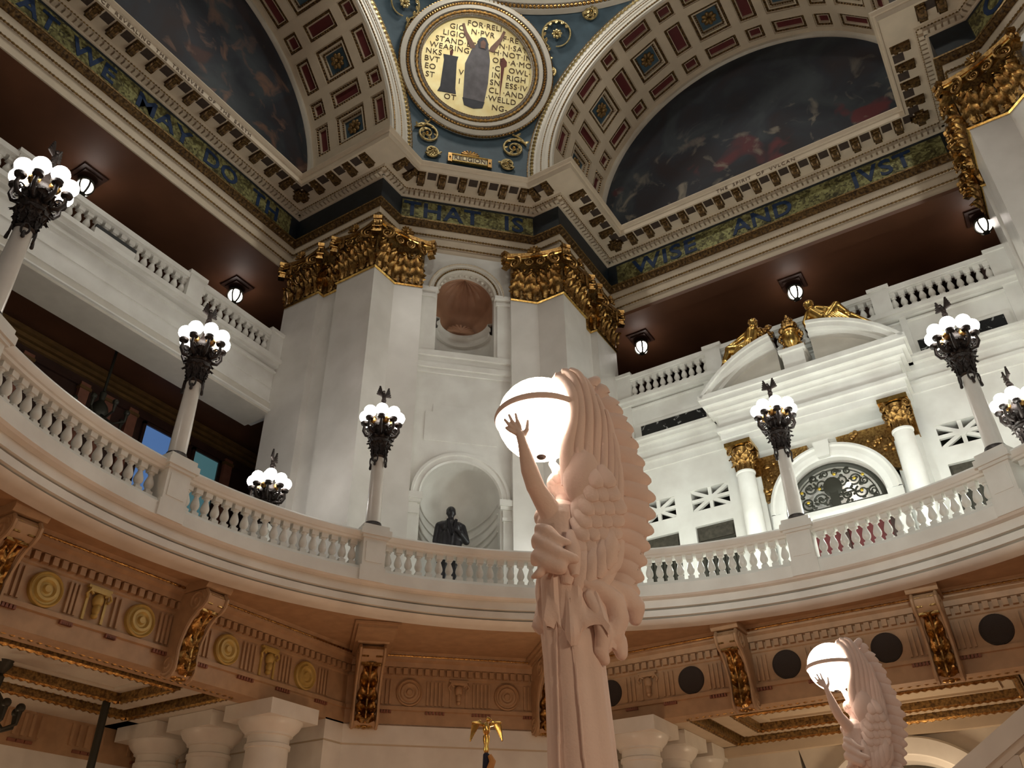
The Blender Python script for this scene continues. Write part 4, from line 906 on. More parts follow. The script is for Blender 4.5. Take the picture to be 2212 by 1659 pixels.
pm_ = MB().box(-0.215, 0.215, -0.21, 0.21, 0.31, 0.83); pm_.box(-0.24, 0.24, -0.215, 0.215, 0.03, 0.31); pm_.box(-0.25, 0.25, -0.25, 0.25, 0.83, 0.88); pm_.box(-0.29, 0.29, -0.285, 0.285, 0.88, 1.0); pm_.box(-0.25, 0.25, -0.25, 0.25, 1.0, 1.09)
pm_.box(-0.16, 0.16, -0.222, 0.222, 0.38, 0.76)
PED = pm_.mesh('pedestal', 'marble')
vis = [a for a in LAMPS if 25 <= a <= 244]
for a in vis:
    t = math.radians(a); inst('pedestal', PED, bal, T(7.74 * math.cos(t), 7.74 * math.sin(t), 0, t + PI / 2))
for a, b_ in zip(vis[:-1], vis[1:]):
    L = math.radians(b_ - a) * 7.75 - 0.50; k = round(L / 0.193)
    for i in range(k):
        t = math.radians(a) + (0.25 + L * (i + 0.5) / k) / 7.75
        inst('baluster', BAL, bal, T(7.755 * math.cos(t), 7.755 * math.sin(t), 0.315, t))

# ================================================================ LOWER ENTABLATURE
LC = 5.70
LOW = [(-EE, -LC), (-EE, LC), (-LC, EE), (LC, EE), (EE, LC)]
le = MB().sweep(LOW, [(-0.5, 5.57), (0, 5.57), (0, 5.85), (0.05, 5.86), (0.05, 5.93), (0.0, 5.94), (0, 6.48), (0.03, 6.50), (0.03, 6.66), (0.11, 6.68), (0.13, 6.77), (0.20, 6.81), (0.23, 6.91), (0.30, 6.95), (-0.5, 6.96)]).build('trim_2', 'tan')
tag(le, 'brown and gilt frieze with roundels and fluting under the balcony', kind='structure')
beads(pathz(LOW, 0.225, 6.87), 0.024, 0.08, 'gold', 'bead_moulding', le)
db = MB()
for (x, y, a, i) in along(LOW, 0.07, 0.15): db.box(-0.045, 0.045, -0.05, 0.06, 6.54, 6.66, T(x, y, 0, a))
o = db.build('dentils', 'tan', le); o['kind'] = 'stuff'
# frames of each side: origin in the middle, local x along the wall, local y up, local z into the room
FL = frame(Vector((-EE, 0, 0)), Vector((0, 1, 0)), Vector((0, 0, 1)), Vector((1, 0, 0)))
FRr = frame(Vector((0, EE, 0)), Vector((1, 0, 0)), Vector((0, 0, 1)), Vector((0, -1, 0)))
dlow = (EE + LC) * SQ
FD = frame(Vector((-dlow * SQ, dlow * SQ, 0)), Vector((SQ, SQ, 0)), Vector((0, 0, 1)), Vector((SQ, -SQ, 0)))
ROUND = MB().lathe([(0, 0.10), (0.05, 0.10), (0.07, 0.06), (0.10, 0.055), (0.13, 0.09), (0.17, 0.09), (0.19, 0.05), (0.215, 0.045), (0.24, 0.08), (0.26, 0.06), (0.265, 0)], 32)
ROUND_G = ROUND.mesh('roundel', 'mustard', 40); ROUND_T = ROUND.mesh('roundel', 'tan', 40)
SPK = MB().lathe([(0, 0.02), (0.23, 0.02), (0.24, 0.03), (0.255, 0.03), (0.265, 0)], 32).mesh('speaker_roundel', 'speaker', 40)
mk = MB().box(-0.17, 0.17, 0.18, 0.24, 0.0, 0.09); mk.box(-0.20, 0.20, 0.24, 0.28, 0, 0.07)
for s in (-1, 1):
    mk.tube([(s * 0.10, 0.16, 0.05), (s * 0.17, 0.20, 0.08), (s * 0.21, 0.13, 0.07), (s * 0.17, 0.08, 0.05)], 0.022, 6)
    mk.box(s * 0.16 - 0.02, s * 0.16 + 0.02, -0.24, 0.18, 0.0, 0.03)
mk.ball((0, 0.07, 0.06), (0.085, 0.11, 0.08), 10, 8); mk.ball((0, -0.06, 0.07), (0.055, 0.10, 0.07), 10, 8); mk.ball((0, -0.16, 0.06), (0.05, 0.05, 0.06), 8, 6)
MASK = mk.mesh('mask_relief', 'tan', True); MASK_G = mk.mesh('mask_relief', 'mustard', True)
def flutes(mb, gm, x0, x1, fr):
    k = max(2, round((x1 - x0) / 0.085))
    for i in range(k):
        x = x0 + (x1 - x0) * (i + 0.5) / k; mb.box(x - 0.022, x + 0.022, 5.96, 6.44, 0.0, 0.035, fr @ Matrix.Identity(4)) if 0 else mb.prism([(x - 0.024, 5.97), (x + 0.024, 5.97), (x + 0.012, 6.43), (x - 0.012, 6.43)] if 0 else [(x - 0.02, 5.97), (x + 0.02, 5.97), (x + 0.02, 6.43), (x - 0.02, 6.43)], fr, 0.0, 0.04)
    for i in range(6):
        x = x0 + 0.03 + (x1 - x0 - 0.06) * i / 5; gm.prism([(x - 0.022, 5.80), (x + 0.022, 5.80), (x + 0.016, 5.855), (x - 0.016, 5.855)], fr, 0.0, 0.05)
def frieze_side(fr, rounds, masks, me, mkm):
    fl = MB(); gt = MB(); xs = sorted([(x, 0.31) for x in rounds] + [(x, 0.25) for x in masks])
    for x in rounds: inst('roundel' if me is not SPK else 'speaker_roundel', me, le, fr @ Matrix.Translation((x, 6.20, 0)))
    for x in masks: inst('mask_relief', mkm, le, fr @ Matrix.Translation((x, 6.20, 0)))
    for (a, wa), (b_, wb_) in zip(xs[:-1], xs[1:]):
        if b_ - a < 1.15: flutes(fl, gt, a + wa + 0.02, b_ - wb_ - 0.02, fr)
        else:
            flutes(fl, gt, a + wa + 0.02, a + wa + 0.36, fr); flutes(fl, gt, b_ - wb_ - 0.36, b_ - wb_ - 0.02, fr)
    flutes(fl, gt, xs[0][0] - 0.66, xs[0][0] - 0.33, fr); flutes(fl, gt, xs[-1][0] + 0.33, xs[-1][0] + 0.66, fr)
    fo = fl.build('fluting', 'tan', le); go = gt.build('guttae', 'tan_dark', le)
    fo['kind'] = 'stuff'; go['kind'] = 'stuff'
frieze_side(FL, [-4.55, -2.6, -0.82, 0.80, 2.58, 4.5], [-3.6, 0.0, 3.55], ROUND_G, MASK_G)
frieze_side(FRr, [-4.65, -2.9, -1.03, 0.74, 2.5, 4.5], [-3.78, -0.15, 3.5], SPK, MASK)
frieze_side(FD, [-1.0, 1.0], [0.0], ROUND_T, MASK)
# scroll consoles carrying the balcony
def console_mesh(wd):
    # profile in (out, z): S-scroll, z from 5.50 to 6.86
    pf = [(0, 5.50), (0.12, 5.45), (0.22, 5.49), (0.27, 5.58), (0.27, 5.72), (0.26, 5.86), (0.28, 6.0), (0.34, 6.17), (0.44, 6.34), (0.55, 6.45), (0.66, 6.50), (0.74, 6.58), (0.76, 6.68), (0.68, 6.78), (0, 6.80)]
    F = frame(Vector((0, 0, 0)), Vector((0, 0, 1)), Vector((0, 1, 0)), Vector((1, 0, 0)))     # -> local x across, y up, z out
    b = MB(); b.prism(pf, F, -wd / 2, wd / 2)
    b.prism([(0, 6.80), (0.74, 6.80), (0.78, 6.86), (0.78, 6.95), (0, 6.95)], F, -wd / 2 - 0.04, wd / 2 + 0.04)
    for s in (-1, 1):
        b.tube([(s * (wd / 2 - 0.01), 6.60 + y, 0.52 + x) for x, y in spiral_pts(0.17, 0.02, 1.7, 26, 0.2, 1)], 0.028, 6)
        b.tube([(s * (wd / 2 - 0.01), 5.66 + y, 0.12 + x) for x, y in spiral_pts(0.17, 0.02, 1.6, 24, PI, 1)], 0.024, 6)
        b.tube([(s * (wd / 2 - 0.03), p[1], p[0] + 0.012) for p in pf[1:-1]], 0.032, 6)
    body = b.mesh('console_body', 'tan', 35)
    lf = MB(); nr, nc = 34, 10; vs = []
    for i in range(nr + 1):
        t = i / nr; j = t * 7.2; k = min(int(j), 7); q = j - k; po = pf[2 + k][0] * (1 - q) + pf[3 + k][0] * q; pz = pf[2 + k][1] * (1 - q) + pf[3 + k][1] * q
        lobe = abs(math.sin(PI * 4.5 * t + 0.6))
        for c_ in range(nc + 1):
            u_ = -1 + 2 * c_ / nc; half = wd * 0.42 * (0.78 + 0.22 * lobe) * (1 - 0.25 * t * t)
            rip = 0.034 * math.sin(2 * PI * (4.5 * t - 0.75 * abs(u_))) + 0.022 * math.cos(u_ * PI * 2.5) + 0.03 * (1 - u_ * u_)
            vs.append((half * u_, pz + 0.05 * abs(u_), po + 0.012 + (0.035 + rip if abs(u_) < 0.99 else 0.0)))
    lf.add(vs, [(i * (nc + 1) + c_, i * (nc + 1) + c_ + 1, (i + 1) * (nc + 1) + c_ + 1, (i + 1) * (nc + 1) + c_) for i in range(nr) for c_ in range(nc)])
    lf.tube([(0, pf[2 + k][1], pf[2 + k][0] + 0.085) for k in range(8)], 0.026, 6)
    lf.tube([(-wd * 0.36, 6.47, 0.60), (wd * 0.36, 6.47, 0.60)], 0.04, 6)
    for s in (-1, 1): lf.ball((s * wd * 0.18, 5.50, 0.14), (wd * 0.2, 0.06, 0.07), 8, 6)
    lf.ball((0, 5.47, 0.16), (wd * 0.14, 0.05, 0.06), 8, 6)
    for q in (-0.25, 0.25): lf.box(q * wd - wd * 0.12, q * wd + wd * 0.12, 6.55, 6.72, 0.70, 0.735)
    return body, lf.mesh('acanthus_leaf', 'gold', True)
CB, CL_ = console_mesh(0.44); CBd, CLd = console_mesh(0.52)
def console(fr, x, bm_, lm_, label, deep=1.0):
    m4 = fr @ Matrix.Translation((x, 0, 0))
    c = thing('scroll_console', label, 'console', (0, 0, 0), 0, 'scroll consoles under the balcony'); c.matrix_local = m4 @ Matrix.Translation((0, 5.48, 0))
    mi = Matrix.Translation((0, -5.48, 0)) @ Matrix.Diagonal((1, 1, deep, 1)); inst('console_body', bm_, c, mi); inst('acanthus_leaf', lm_, c, mi)
    if deep > 1: b_ = MB().box(-0.36, 0.36, 6.83 - 5.48, 6.93 - 5.48, 0, 1.98); b_.box(-0.42, 0.42, 6.885 - 5.48, 6.93 - 5.48, 0, 2.05); b_.build('bracket_beam', 'tan', c)
console(FL, -1.72, CB, CL_, 'scroll console with gilt leaf at the left picture edge under the balcony')
console(FL, 1.62, CB, CL_, 'scroll console between gilt roundels on the left frieze')
console(FD, -1.86, CBd, CLd, 'large scroll console with bright gilt acanthus left of the winged figure', 1.55)
console(FD, 1.78, CBd, CLd, 'scroll console half hidden behind the pillar of the winged figure', 1.55)
console(FRr, -1.86, CB, CL_, 'scroll console right of the winged figure between black roundels')
console(FRr, 1.62, CB, CL_, 'scroll console at the far right above the smaller winged figure')

# ================================================================ GROUND FLOOR ARMS
core = [(-13.2, 5.2), (-EE, 5.2), (-EE, LC), (-LC, EE), (-5.2, EE), (-5.2, 13.2), (-13.2, 13.2)]
gp = MB().prism(core, IDZ, 0.0, 5.19).build('wall_ground_pier', 'marble'); tag(gp, 'pale stone wall of the corner pier below the balcony', kind='structure')
inn = [(-13.2, 5.23), (-EE - 0.03, 5.23), (-EE - 0.03, LC - 0.02), (-LC + 0.02, EE + 0.03), (-5.23, EE + 0.03), (-5.23, 13.2), (-13.2, 13.2)]
MB().prism(inn, IDZ, 5.18, 5.23).build('joint', 'cream', gp); MB().prism(core, IDZ, 5.225, 5.60).build('upper_course', 'marble', gp)
fl_ = MB().box(-16, 16, -16, 16, -0.2, 0.0).build('floor', 'floor_tile'); tag(fl_, 'rotunda ground floor below the picture', kind='structure')
def arm_ceiling(name, label, rot, mt_):
    RZ = Matrix.Rotation(rot, 4, 'Z'); z0 = 5.60
    def bx(mb, x0, x1, y0, y1, a, b_): mb.box(x0, x1, y0, y1, a, b_, RZ); return mb
    c = MB(); bx(c, -5.7, 5.7, 8.9, 9.15, 5.575, 5.9); bx(c, -5.7, -3.25, 9.1, 13.2, 5.575, 5.9); bx(c, 3.25, 5.7, 9.1, 13.2, 5.575, 5.9); bx(c, -5.7, 5.7, 12.1, 13.2, 5.575, 5.9); bx(c, -3.3, 3.3, 9.1, 12.2, 5.80, 5.9)
    co = c.build(name, mt_); tag(co, label, kind='structure')
    def rectframe(x0, x1, y0, y1, wd, za, zb, nm, mt2):
        m_ = MB()
        for (a, b_, e, f) in ((x0, x1, y0, y0 + wd), (x0, x1, y1 - wd, y1), (x0, x0 + wd, y0 + wd, y1 - wd), (x1 - wd, x1, y0 + wd, y1 - wd)): bx(m_, a, b_, e, f, za, zb)
        return m_.build(nm, mt2, co)
    rectframe(-3.28, 3.28, 9.1, 12.15, 0.16, 5.60, 5.82, 'gilt_frame', 'gold_paint')
    rectframe(-3.0, 3.0, 9.35, 11.95, 0.42, 5.70, 5.82, 'coffer_border', mt_)
    rectframe(-2.56, 2.56, 9.82, 11.45, 0.13, 5.66, 5.82, 'gilt_frame', 'gold_paint')
    rectframe(-2.2, 2.2, 10.1, 11.15, 0.06, 5.76, 5.82, 'coffer_border', mt_)
    for (x0, x1, y0, y1, z, r_) in ((-3.2, 3.2, 9.18, 12.07, 5.60, 0.055), (-2.5, 2.5, 9.88, 11.39, 5.66, 0.05), (-3.02, 3.02, 9.34, 11.92, 5.72, 0.03)):
        beads([RZ @ Vector(p) for p in ((x0, y0, z), (x1, y0, z), (x1, y1, z), (x0, y1, z))], r_, 0.14, 'gold', 'gilt_moulding', co, True)
    return co
arm_ceiling('ceiling_ground_right', 'warm lit coffered ceiling with gilt borders under the right balcony', 0.0, 'cream')
arm_ceiling('ceiling_ground_left', 'shadowy coffered ceiling with gilt borders at the lower left', PI / 2, 'cream_light')
# Doric columns flanking the arms
dc = MB().lathe([(0.45, 0), (0.43, 2.0), (0.37, 4.85), (0.40, 4.86), (0.40, 4.92), (0.37, 4.94), (0.37, 5.06), (0.42, 5.07), (0.42, 5.10), (0.52, 5.20), (0.57, 5.29), (0.57, 5.31)], 32)
DCS = dc.mesh('shaft', 'marble', 35); DAB = MB().box(-0.585, 0.585, -0.585, 0.585, 5.31, 5.57).mesh('abacus', 'marble')
for (x, y, lb) in ((-9.13, 4.09, 'white Doric column nearest the corner pier at the lower left'), (-10.64, 4.09, 'middle white Doric column of the lower left row'), (-12.14, 4.09, 'farthest white Doric column of the lower left row'),
                   (-4.15, 9.0, 'white Doric column right beside the pillar of the winged figure'), (-4.15, 10.5, 'second white Doric column behind the winged figure pillar'), (-4.15, 12.0, 'farthest white Doric column behind the winged figure pillar')):
    t = thing('doric_column', lb, 'column', (x, y, 0), 0, 'Doric columns of the ground floor'); inst('shaft', DCS, t); inst('abacus', DAB, t)
# back walls of the ground-floor arms
gb = MB(); gb.box(-5.7, -2.0, 12.3, 12.6, 0, 5.42); gb.box(2.0, 5.7, 12.3, 12.6, 0, 5.42)
for i in range(20):
    a, b_ = PI - PI * i / 20, PI - PI * (i + 1) / 20
    gb.prism([(1.53 * math.cos(a), 3.42 + 1.53 * math.sin(a)), (1.53 * math.cos(b_), 3.42 + 1.53 * math.sin(b_)), (2.0 * math.cos(b_), 5.42), (2.0 * math.cos(a), 5.42)], RWF, 12.3, 12.6)
go = gb.build('wall_ground_right', 'cream_light'); tag(go, 'ground floor back wall of the right arm with a round arch', kind='structure')
arc_mould(RWF, 0, 3.42, [(1.50, 12.6), (1.52, 12.22), (1.62, 12.18), (1.64, 12.14), (1.94, 12.12), (1.98, 12.16), (2.0, 12.31)], 0, PI, 40).build('arch', 'marble', go)
MB().box(-5.7, 5.7, 12.14, 12.35, 5.38, 5.58).build('wall_cornice', 'cream', go); MB().box(-1.6, 1.6, 12.62, 12.7, 0, 5.2).build('arch_backing', 'grille_bronze', go)
gw = MB().box(-13.2, -12.9, -5.7, 5.7, 0, 4.95).build('wall_ground_left', 'marble'); tag(gw, 'ground floor back wall of the left arm below a brown frieze', kind='structure')
MB().box(-13.2, -12.88, -5.7, 5.7, 4.95, 5.6).build('frieze_band', 'tan', gw)
g_ = MB(); h_ = MB()
for i in range(64):
    y = -5.0 + i * 0.16
    if i % 8 < 5: g_.box(-12.9, -12.84, y - 0.03, y + 0.03, 5.14, 5.52)
    if i % 8 in (1, 2, 3): h_.box(-12.9, -12.83, y - 0.07, y + 0.07, 5.02, 5.07)
g_.build('fluting', 'tan', gw)['kind'] = 'stuff'; h_.build('guttae', 'tan_dark', gw)['kind'] = 'stuff'
# ================================================================ LAMPS
GL = MB().ball((0, 0, 0), 0.126, 14, 9).mesh('globe', 'globe', True)
def eagle_mb(s=1.0, z0=0.0):
    b = MB(); b.cap_cone((0, 0, z0), 0.035 * s, (0, 0, z0 + 0.06 * s), 0.02 * s, 8); b.ball((0, 0, z0 + 0.05 * s), 0.055 * s, 10, 6)
    b.ball((0, 0, z0 + 0.15 * s), (0.05 * s, 0.045 * s, 0.09 * s), 10, 8); b.ball((0.02 * s, -0.02 * s, z0 + 0.265 * s), 0.032 * s, 8, 6); b.cap_cone((0.03 * s, -0.04 * s, z0 + 0.265 * s), 0.014 * s, (0.045 * s, -0.07 * s, z0 + 0.245 * s), 0.005 * s, 6)
    b.cap_cone((0, 0, z0 + 0.2 * s), 0.035 * s, (0.015 * s, -0.01 * s, z0 + 0.26 * s), 0.025 * s, 8)
    for q in (-1, 1):
        for k in range(5):
            b.cap_cone((q * 0.03 * s, 0.01 * s, z0 + 0.17 * s), 0.022 * s, (q * (0.10 + 0.012 * k) * s, 0.02 * s, z0 + (0.40 - 0.05 * k) * s), 0.022 * s, 6)
    b.cap_cone((0, 0.02 * s, z0 + 0.1 * s), 0.03 * s, (0, 0.06 * s, z0 + 0.02 * s), 0.03 * s, 6)
    b.v = [(y, x, z) for x, y, z in b.v]
    return b
LEAFB = acanthus('bronze_leaf', 0.20, 0.34, 0.13, 'bronze')
def lamp_head(t, z):
    """bronze bowl, eight arms with globes, gilt mask and eagle; z is the foot of the bronze capital"""
    MB().lathe([(0.115, -0.03), (0.15, 0.0), (0.12, 0.05), (0.135, 0.14), (0.18, 0.27), (0.21, 0.36), (0.17, 0.41), (0.15, 0.48), (0.17, 0.58), (0.20, 0.70), (0.17, 0.80), (0.09, 0.88), (0.05, 1.0), (0.04, 1.34), (0, 1.34)], 18, (0, 0, z)).build('bronze_capital', 'bronze', t, 40)
    for k in range(9):
        a = 2 * PI * k / 9; inst('bronze_leaf', LEAFB, t, T(0.13 * math.cos(a), 0.13 * math.sin(a), z + 0.03, a + PI / 2)); inst('bronze_leaf', LEAFB, t, T(0.15 * math.cos(a + 0.35), 0.15 * math.sin(a + 0.35), z + 0.40, a + 0.35 + PI / 2, 0, 0, 0.9)); inst('bronze_leaf', LEAFB, t, T(0.14 * math.cos(a + 0.2), 0.14 * math.sin(a + 0.2), z + 0.17, a + 0.2 + PI / 2, 0, 0, 0.95))
    for k in range(4):
        a = PI / 4 + PI / 2 * k; c_, s_ = math.cos(a), math.sin(a)
        MB().tube([(0.15 * c_ + 0.05 * math.cos(q) * -s_, 0.15 * s_ + 0.05 * math.cos(q) * c_, z - 0.07 + 0.09 * math.sin(q)) for q in [2 * PI * i / 14 for i in range(14)]], 0.016, 5, True).build('bronze_loop', 'bronze', t, True)
        MB().cap_cone((0.155 * c_, 0.155 * s_, z - 0.12), 0.02, (0.16 * c_, 0.16 * s_, z - 0.21), 0.028, 6).build('bronze_drop', 'bronze', t, True)
    am_ = MB(); am_.tube([(0.12, 0, 0.36), (0.20, 0, 0.28), (0.29, 0, 0.30), (0.345, 0, 0.40), (0.33, 0, 0.54)], [0.034, 0.032, 0.034, 0.030, 0.028], 8)
    am_.tube([(0.26 + x, 0, 0.42 + y) for x, y in spiral_pts(0.07, 0.01, 1.4, 16, -PI / 2, 1)], 0.014, 5)
    am_.lathe([(0.0, 0.50), (0.03, 0.52), (0.075, 0.545), (0.085, 0.585), (0.07, 0.61), (0.0, 0.61)], 12, (0.33, 0, 0)); AM = am_.mesh('lamp_arm', 'bronze', 45)
    for k in range(8):
        a = PI / 8 + PI / 4 * k; ar = inst('lamp_arm', AM, t, T(0, 0, z + 0.20, a)); inst('globe', GL, ar, Matrix.Translation((0.33, 0, 0.73)))
    for k in range(4):
        a = PI / 2 * k; c_, s_ = math.cos(a), math.sin(a)
        MB().ball((0.19 * c_, 0.19 * s_, z + 0.80), (0.09, 0.09, 0.10), 10, 8).ball((0.20 * c_, 0.20 * s_, z + 0.92), (0.05, 0.05, 0.05), 8, 6).build('gilt_mask', 'gold', t, True)
    eagle_mb(0.95, z + 1.29).build('eagle_finial', 'bronze', t, True)
def make_lamp():
    t = thing('globe_lamp', '', 'lamp', (0, 0, 0), 0, 'globe lamps standing on the curved balustrade')
    MB().lathe([(0, 0), (0.20, 0), (0.21, 0.04), (0.17, 0.08), (0.16, 0.12), (0, 0.12)], 20).build('bronze_base', 'bronze', t, 40)
    MB().lathe([(0.142, 0.10), (0.14, 0.5), (0.118, 1.52)], 20).build('marble_column', 'marble_polished', t, True)
    lamp_head(t, 1.52)
    return t
proto = make_lamp()
LL = {180: 'white column lamp with globes in front of the blue windows', 151.3: 'white column lamp with globes left of the bronze statue niche', 118.4: 'white column lamp mostly hidden behind the wings of the large winged figure', 90.4: 'white column lamp with globes in front of the arched doorway',
      64: 'white column lamp with globes at the right, over the rightmost balustrade pedestal', 208.5: 'globe lamp cut by the left picture edge'}
for i, a in enumerate(LAMPS):
    o = proto if i == 0 else copy_tree(proto)
    t = math.radians(a); o.location = (7.745 * math.cos(t), 7.745 * math.sin(t), 8.35); o.rotation_euler = (0, 0, t)
    o['label'] = LL.get(a, 'column lamp of the balustrade on the near side, outside the picture')
# shorter candelabra standing behind the balustrade
def torch(x, y, z, label):
    t = thing('newel_candelabrum', label, 'lamp', (x, y, 7.26), 0.4, 'candelabra on newel posts')
    n_ = MB().box(-0.2, 0.2, -0.2, 0.2, 0, z - 7.26 - 0.25); n_.box(-0.25, 0.25, -0.25, 0.25, z - 7.26 - 0.25, z - 7.26 - 0.12); n_.build('newel_post', 'marble', t)
    MB().lathe([(0, -0.14), (0.22, -0.14), (0.24, -0.08), (0.14, -0.02), (0.12, 0.1), (0, 0.1)], 16, (0, 0, z - 7.26)).build('bronze_base', 'bronze', t, 40)
    lamp_head(t, z - 7.26)
    inst('globe', GL, t, Matrix.Translation((0, 0, z - 7.26 + 1.14)))
torch(-9.55, 3.5, 9.10, 'small globe candelabrum behind the left part of the curved balustrade')
torch(4.05, 9.45, 9.55, 'globe candelabrum cut off by the right picture edge')
# ceiling lanterns of the upper galleries
def lantern_proto():
    t = thing('ceiling_lantern', '', 'lantern', (0, 0, 0), 0, 'ceiling lanterns of the upper galleries')
    MB().box(-0.34, 0.34, -0.34, 0.34, -0.05, 0.0).box(-0.24, 0.24, -0.24, 0.24, -0.10, -0.05).build('ceiling_plate', 'wood_dark', t)
    MB().ball((0, 0, -0.42), (0.20, 0.20, 0.23), 18, 12).build('glass_globe', 'globe_soft', t, True)
    f = MB()
    for k in range(6):
        a = PI / 3 * k; f.tube([(0.215 * math.cos(q) * math.cos(a), 0.215 * math.cos(q) * math.sin(a), -0.42 + 0.245 * math.sin(q)) for q in [-PI / 2 + PI * i / 12 for i in range(13)]], 0.028, 5)
    f.lathe([(0.20, -0.30), (0.215, -0.26), (0.18, -0.20), (0.06, -0.12), (0.05, -0.05)], 14); f.lathe([(0.0, -0.72), (0.05, -0.70), (0.09, -0.66), (0.08, -0.62), (0, -0.62)], 12)
    f.build('iron_cage', 'iron', t, True)
    return t
lp = lantern_proto()
for i, (x, y, lb) in enumerate(((-13.98, -0.2, 'ceiling lantern at the far left beside the large cut lamp'), (-14.0, 4.85, 'ceiling lantern left of the gilded capital of the corner pier'), (-4.97, 13.7, 'ceiling lantern just right of the corner pier'), (0.03, 13.7, 'ceiling lantern above the gilded reclining figures'), (5.17, 13.7, 'ceiling lantern at the far right by the edge pier'))):
    o = lp if i == 0 else copy_tree(lp); o.location = (x, y, 18.5); o['label'] = lb
# dark hanging chandeliers
def chandelier(x, y, z1, z0, label, r_=0.5):
    t = thing('hanging_chandelier', label, 'chandelier', (x, y, z0), 0, 'dark unlit chandeliers')
    MB().tube([(0, 0, z1 - z0), (0, 0, 0.3)], 0.035, 8).lathe([(0, z1 - z0), (0.16, z1 - z0), (0.14, z1 - z0 - 0.08), (0.05, z1 - z0 - 0.2), (0, z1 - z0 - 0.2)], 14).build('rod', 'iron', t, True)
    b = MB().lathe([(0, 0.9), (0.08, 0.8), (0.06, 0.6), (0.18, 0.45), (0.24, 0.25), (0.16, 0.08), (0.05, 0.0), (0, -0.05)], 14).build('hub', 'iron', t, True)
    AMM = MB().tube([(0.1, 0, 0.2), (r_ * 0.6, 0, 0.02), (r_, 0, 0.1), (r_, 0, 0.28)], [0.03, 0.03, 0.028, 0.045], 7).ball((r_, 0, 0.34), 0.075, 8, 6).mesh('arm', 'iron', True)
    for k in range(8): inst('arm', AMM, t, T(0, 0, 0, PI / 4 * k))
chandelier(-13.8, 1.8, 14.3, 12.05, 'dark unlit chandelier hanging in the room behind the left balcony', 0.62)
chandelier(-11.2, 0.15, 5.8, 4.75, 'black chandelier at the lower left picture edge', 0.45)
tag(MB().tube([(-11.5, 2.33, 5.8), (-11.5, 2.33, 3.2)], 0.07, 8).lathe([(0, 3.2), (0.16, 3.15), (0.2, 2.9), (0, 2.7)], 12, (-11.5, 2.33, 0)).build('hanging_rod', 'iron', None, True), 'thin dark rod hanging under the lower left ceiling', 'rod')
# bulbs seen through the door grille
for (x, z, lb) in ((0.34, 10.98, 'small lit bulb seen through the upper part of the iron door grille'), (0.42, 10.62, 'small lit bulb low behind the iron door grille')):
    t = thing('corridor_bulb', lb, 'bulb', (x, 12.22, z)); MB().ball((0, 0, 0), 0.06, 10, 8).build('bulb', 'globe_soft', t, True); MB().tube([(0, 0, 0.05), (0, 0, 0.12)], 0.03, 8).build('socket', 'iron', t)
dpart(MB().box(-1.2, 1.2, 12.34, 12.37, 10.2, 11.75), 'fanlight_glass', 'marble')

# ================================================================ GILDED FIGURES ON THE PEDIMENT
def fig_part(name, mb, mt_, vox, parent, it=4): return inst(name, remesh(mb, name, mt_, vox, it), parent)
g = thing('reclining_figure', 'gilded reclining figure facing forward on the right half of the broken pediment', 'statue', (1.2, 11.35, 14.8), 0, 'gilded figures on the pediment')
b = MB(); C = lambda a_, r0, b_, r1, b=b: b.cap_cone(a_, r0 * 1.25, b_, r1 * 1.25, 12); P = lambda x, z, y=0.0: (x - 1.2, y, z - 14.8)
C(P(0.62, 15.66), 0.10, P(0.62, 15.72), 0.105); b.ball(P(0.60, 15.60, -0.06), (0.06, 0.06, 0.06), 8, 6); C(P(0.64, 15.56), 0.055, P(0.68, 15.46), 0.07); C(P(0.70, 15.42), 0.15, P(0.88, 15.16), 0.16); C(P(0.90, 15.14), 0.17, P(1.05, 15.04), 0.17)
C(P(0.56, 15.46), 0.075, P(0.42, 15.22), 0.06); C(P(0.42, 15.22), 0.055, P(0.44, 15.06, -0.05), 0.045); C(P(0.82, 15.46, -0.1), 0.07, P(1.0, 15.34, -0.14), 0.055); C(P(1.0, 15.34, -0.14), 0.05, P(1.14, 15.30, -0.14), 0.045)
C(P(1.02, 15.06, -0.08), 0.14, P(1.26, 15.36, -0.08), 0.10); C(P(1.26, 15.36, -0.08), 0.09, P(1.44, 15.04, -0.1), 0.07); C(P(1.44, 15.04), 0.07, P(1.62, 14.80), 0.055)
C(P(1.08, 15.02, 0.05), 0.14, P(1.50, 14.98, 0.02), 0.10); C(P(1.50, 14.98), 0.09, P(1.90, 14.56), 0.06); C(P(1.90, 14.56), 0.05, P(2.08, 14.36, -0.06), 0.04)
C(P(0.50, 15.06), 0.09, P(0.66, 15.03), 0.11)
fig_part('body', b, 'gold_bright', 0.022, g)
h_ = MB(); h_.ball(P(0.62, 15.74, 0.02), (0.115, 0.115, 0.09), 10, 8)
for k in range(9): a = PI * k / 8; h_.ball(P(0.62 + 0.10 * math.cos(a), 15.72 + 0.09 * math.sin(a), -0.04), 0.042, 8, 6)
h_.build('hair', 'gold', g, True)
d_ = MB(); random.seed(5)
for k in range(7): d_.cap_cone(P(0.95 + 0.05 * k, 15.12 - 0.01 * k, -0.18), 0.06, P(1.0 + 0.09 * k, 14.88 - 0.05 * k * k * 0.12, -0.2), 0.05, 8)
d_.build('drapery', 'gold_bright', g, True)
g = thing('reclining_figure', 'gilded reclining figure seen from behind on the left half of the broken pediment', 'statue', (-1.2, 11.35, 14.8), 0, 'gilded figures on the pediment')
b = MB(); C = lambda a_, r0, b_, r1, b=b: b.cap_cone(a_, r0 * 1.25, b_, r1 * 1.25, 12); P = lambda x, z, y=0.0: (x + 1.2, y, z - 14.8)
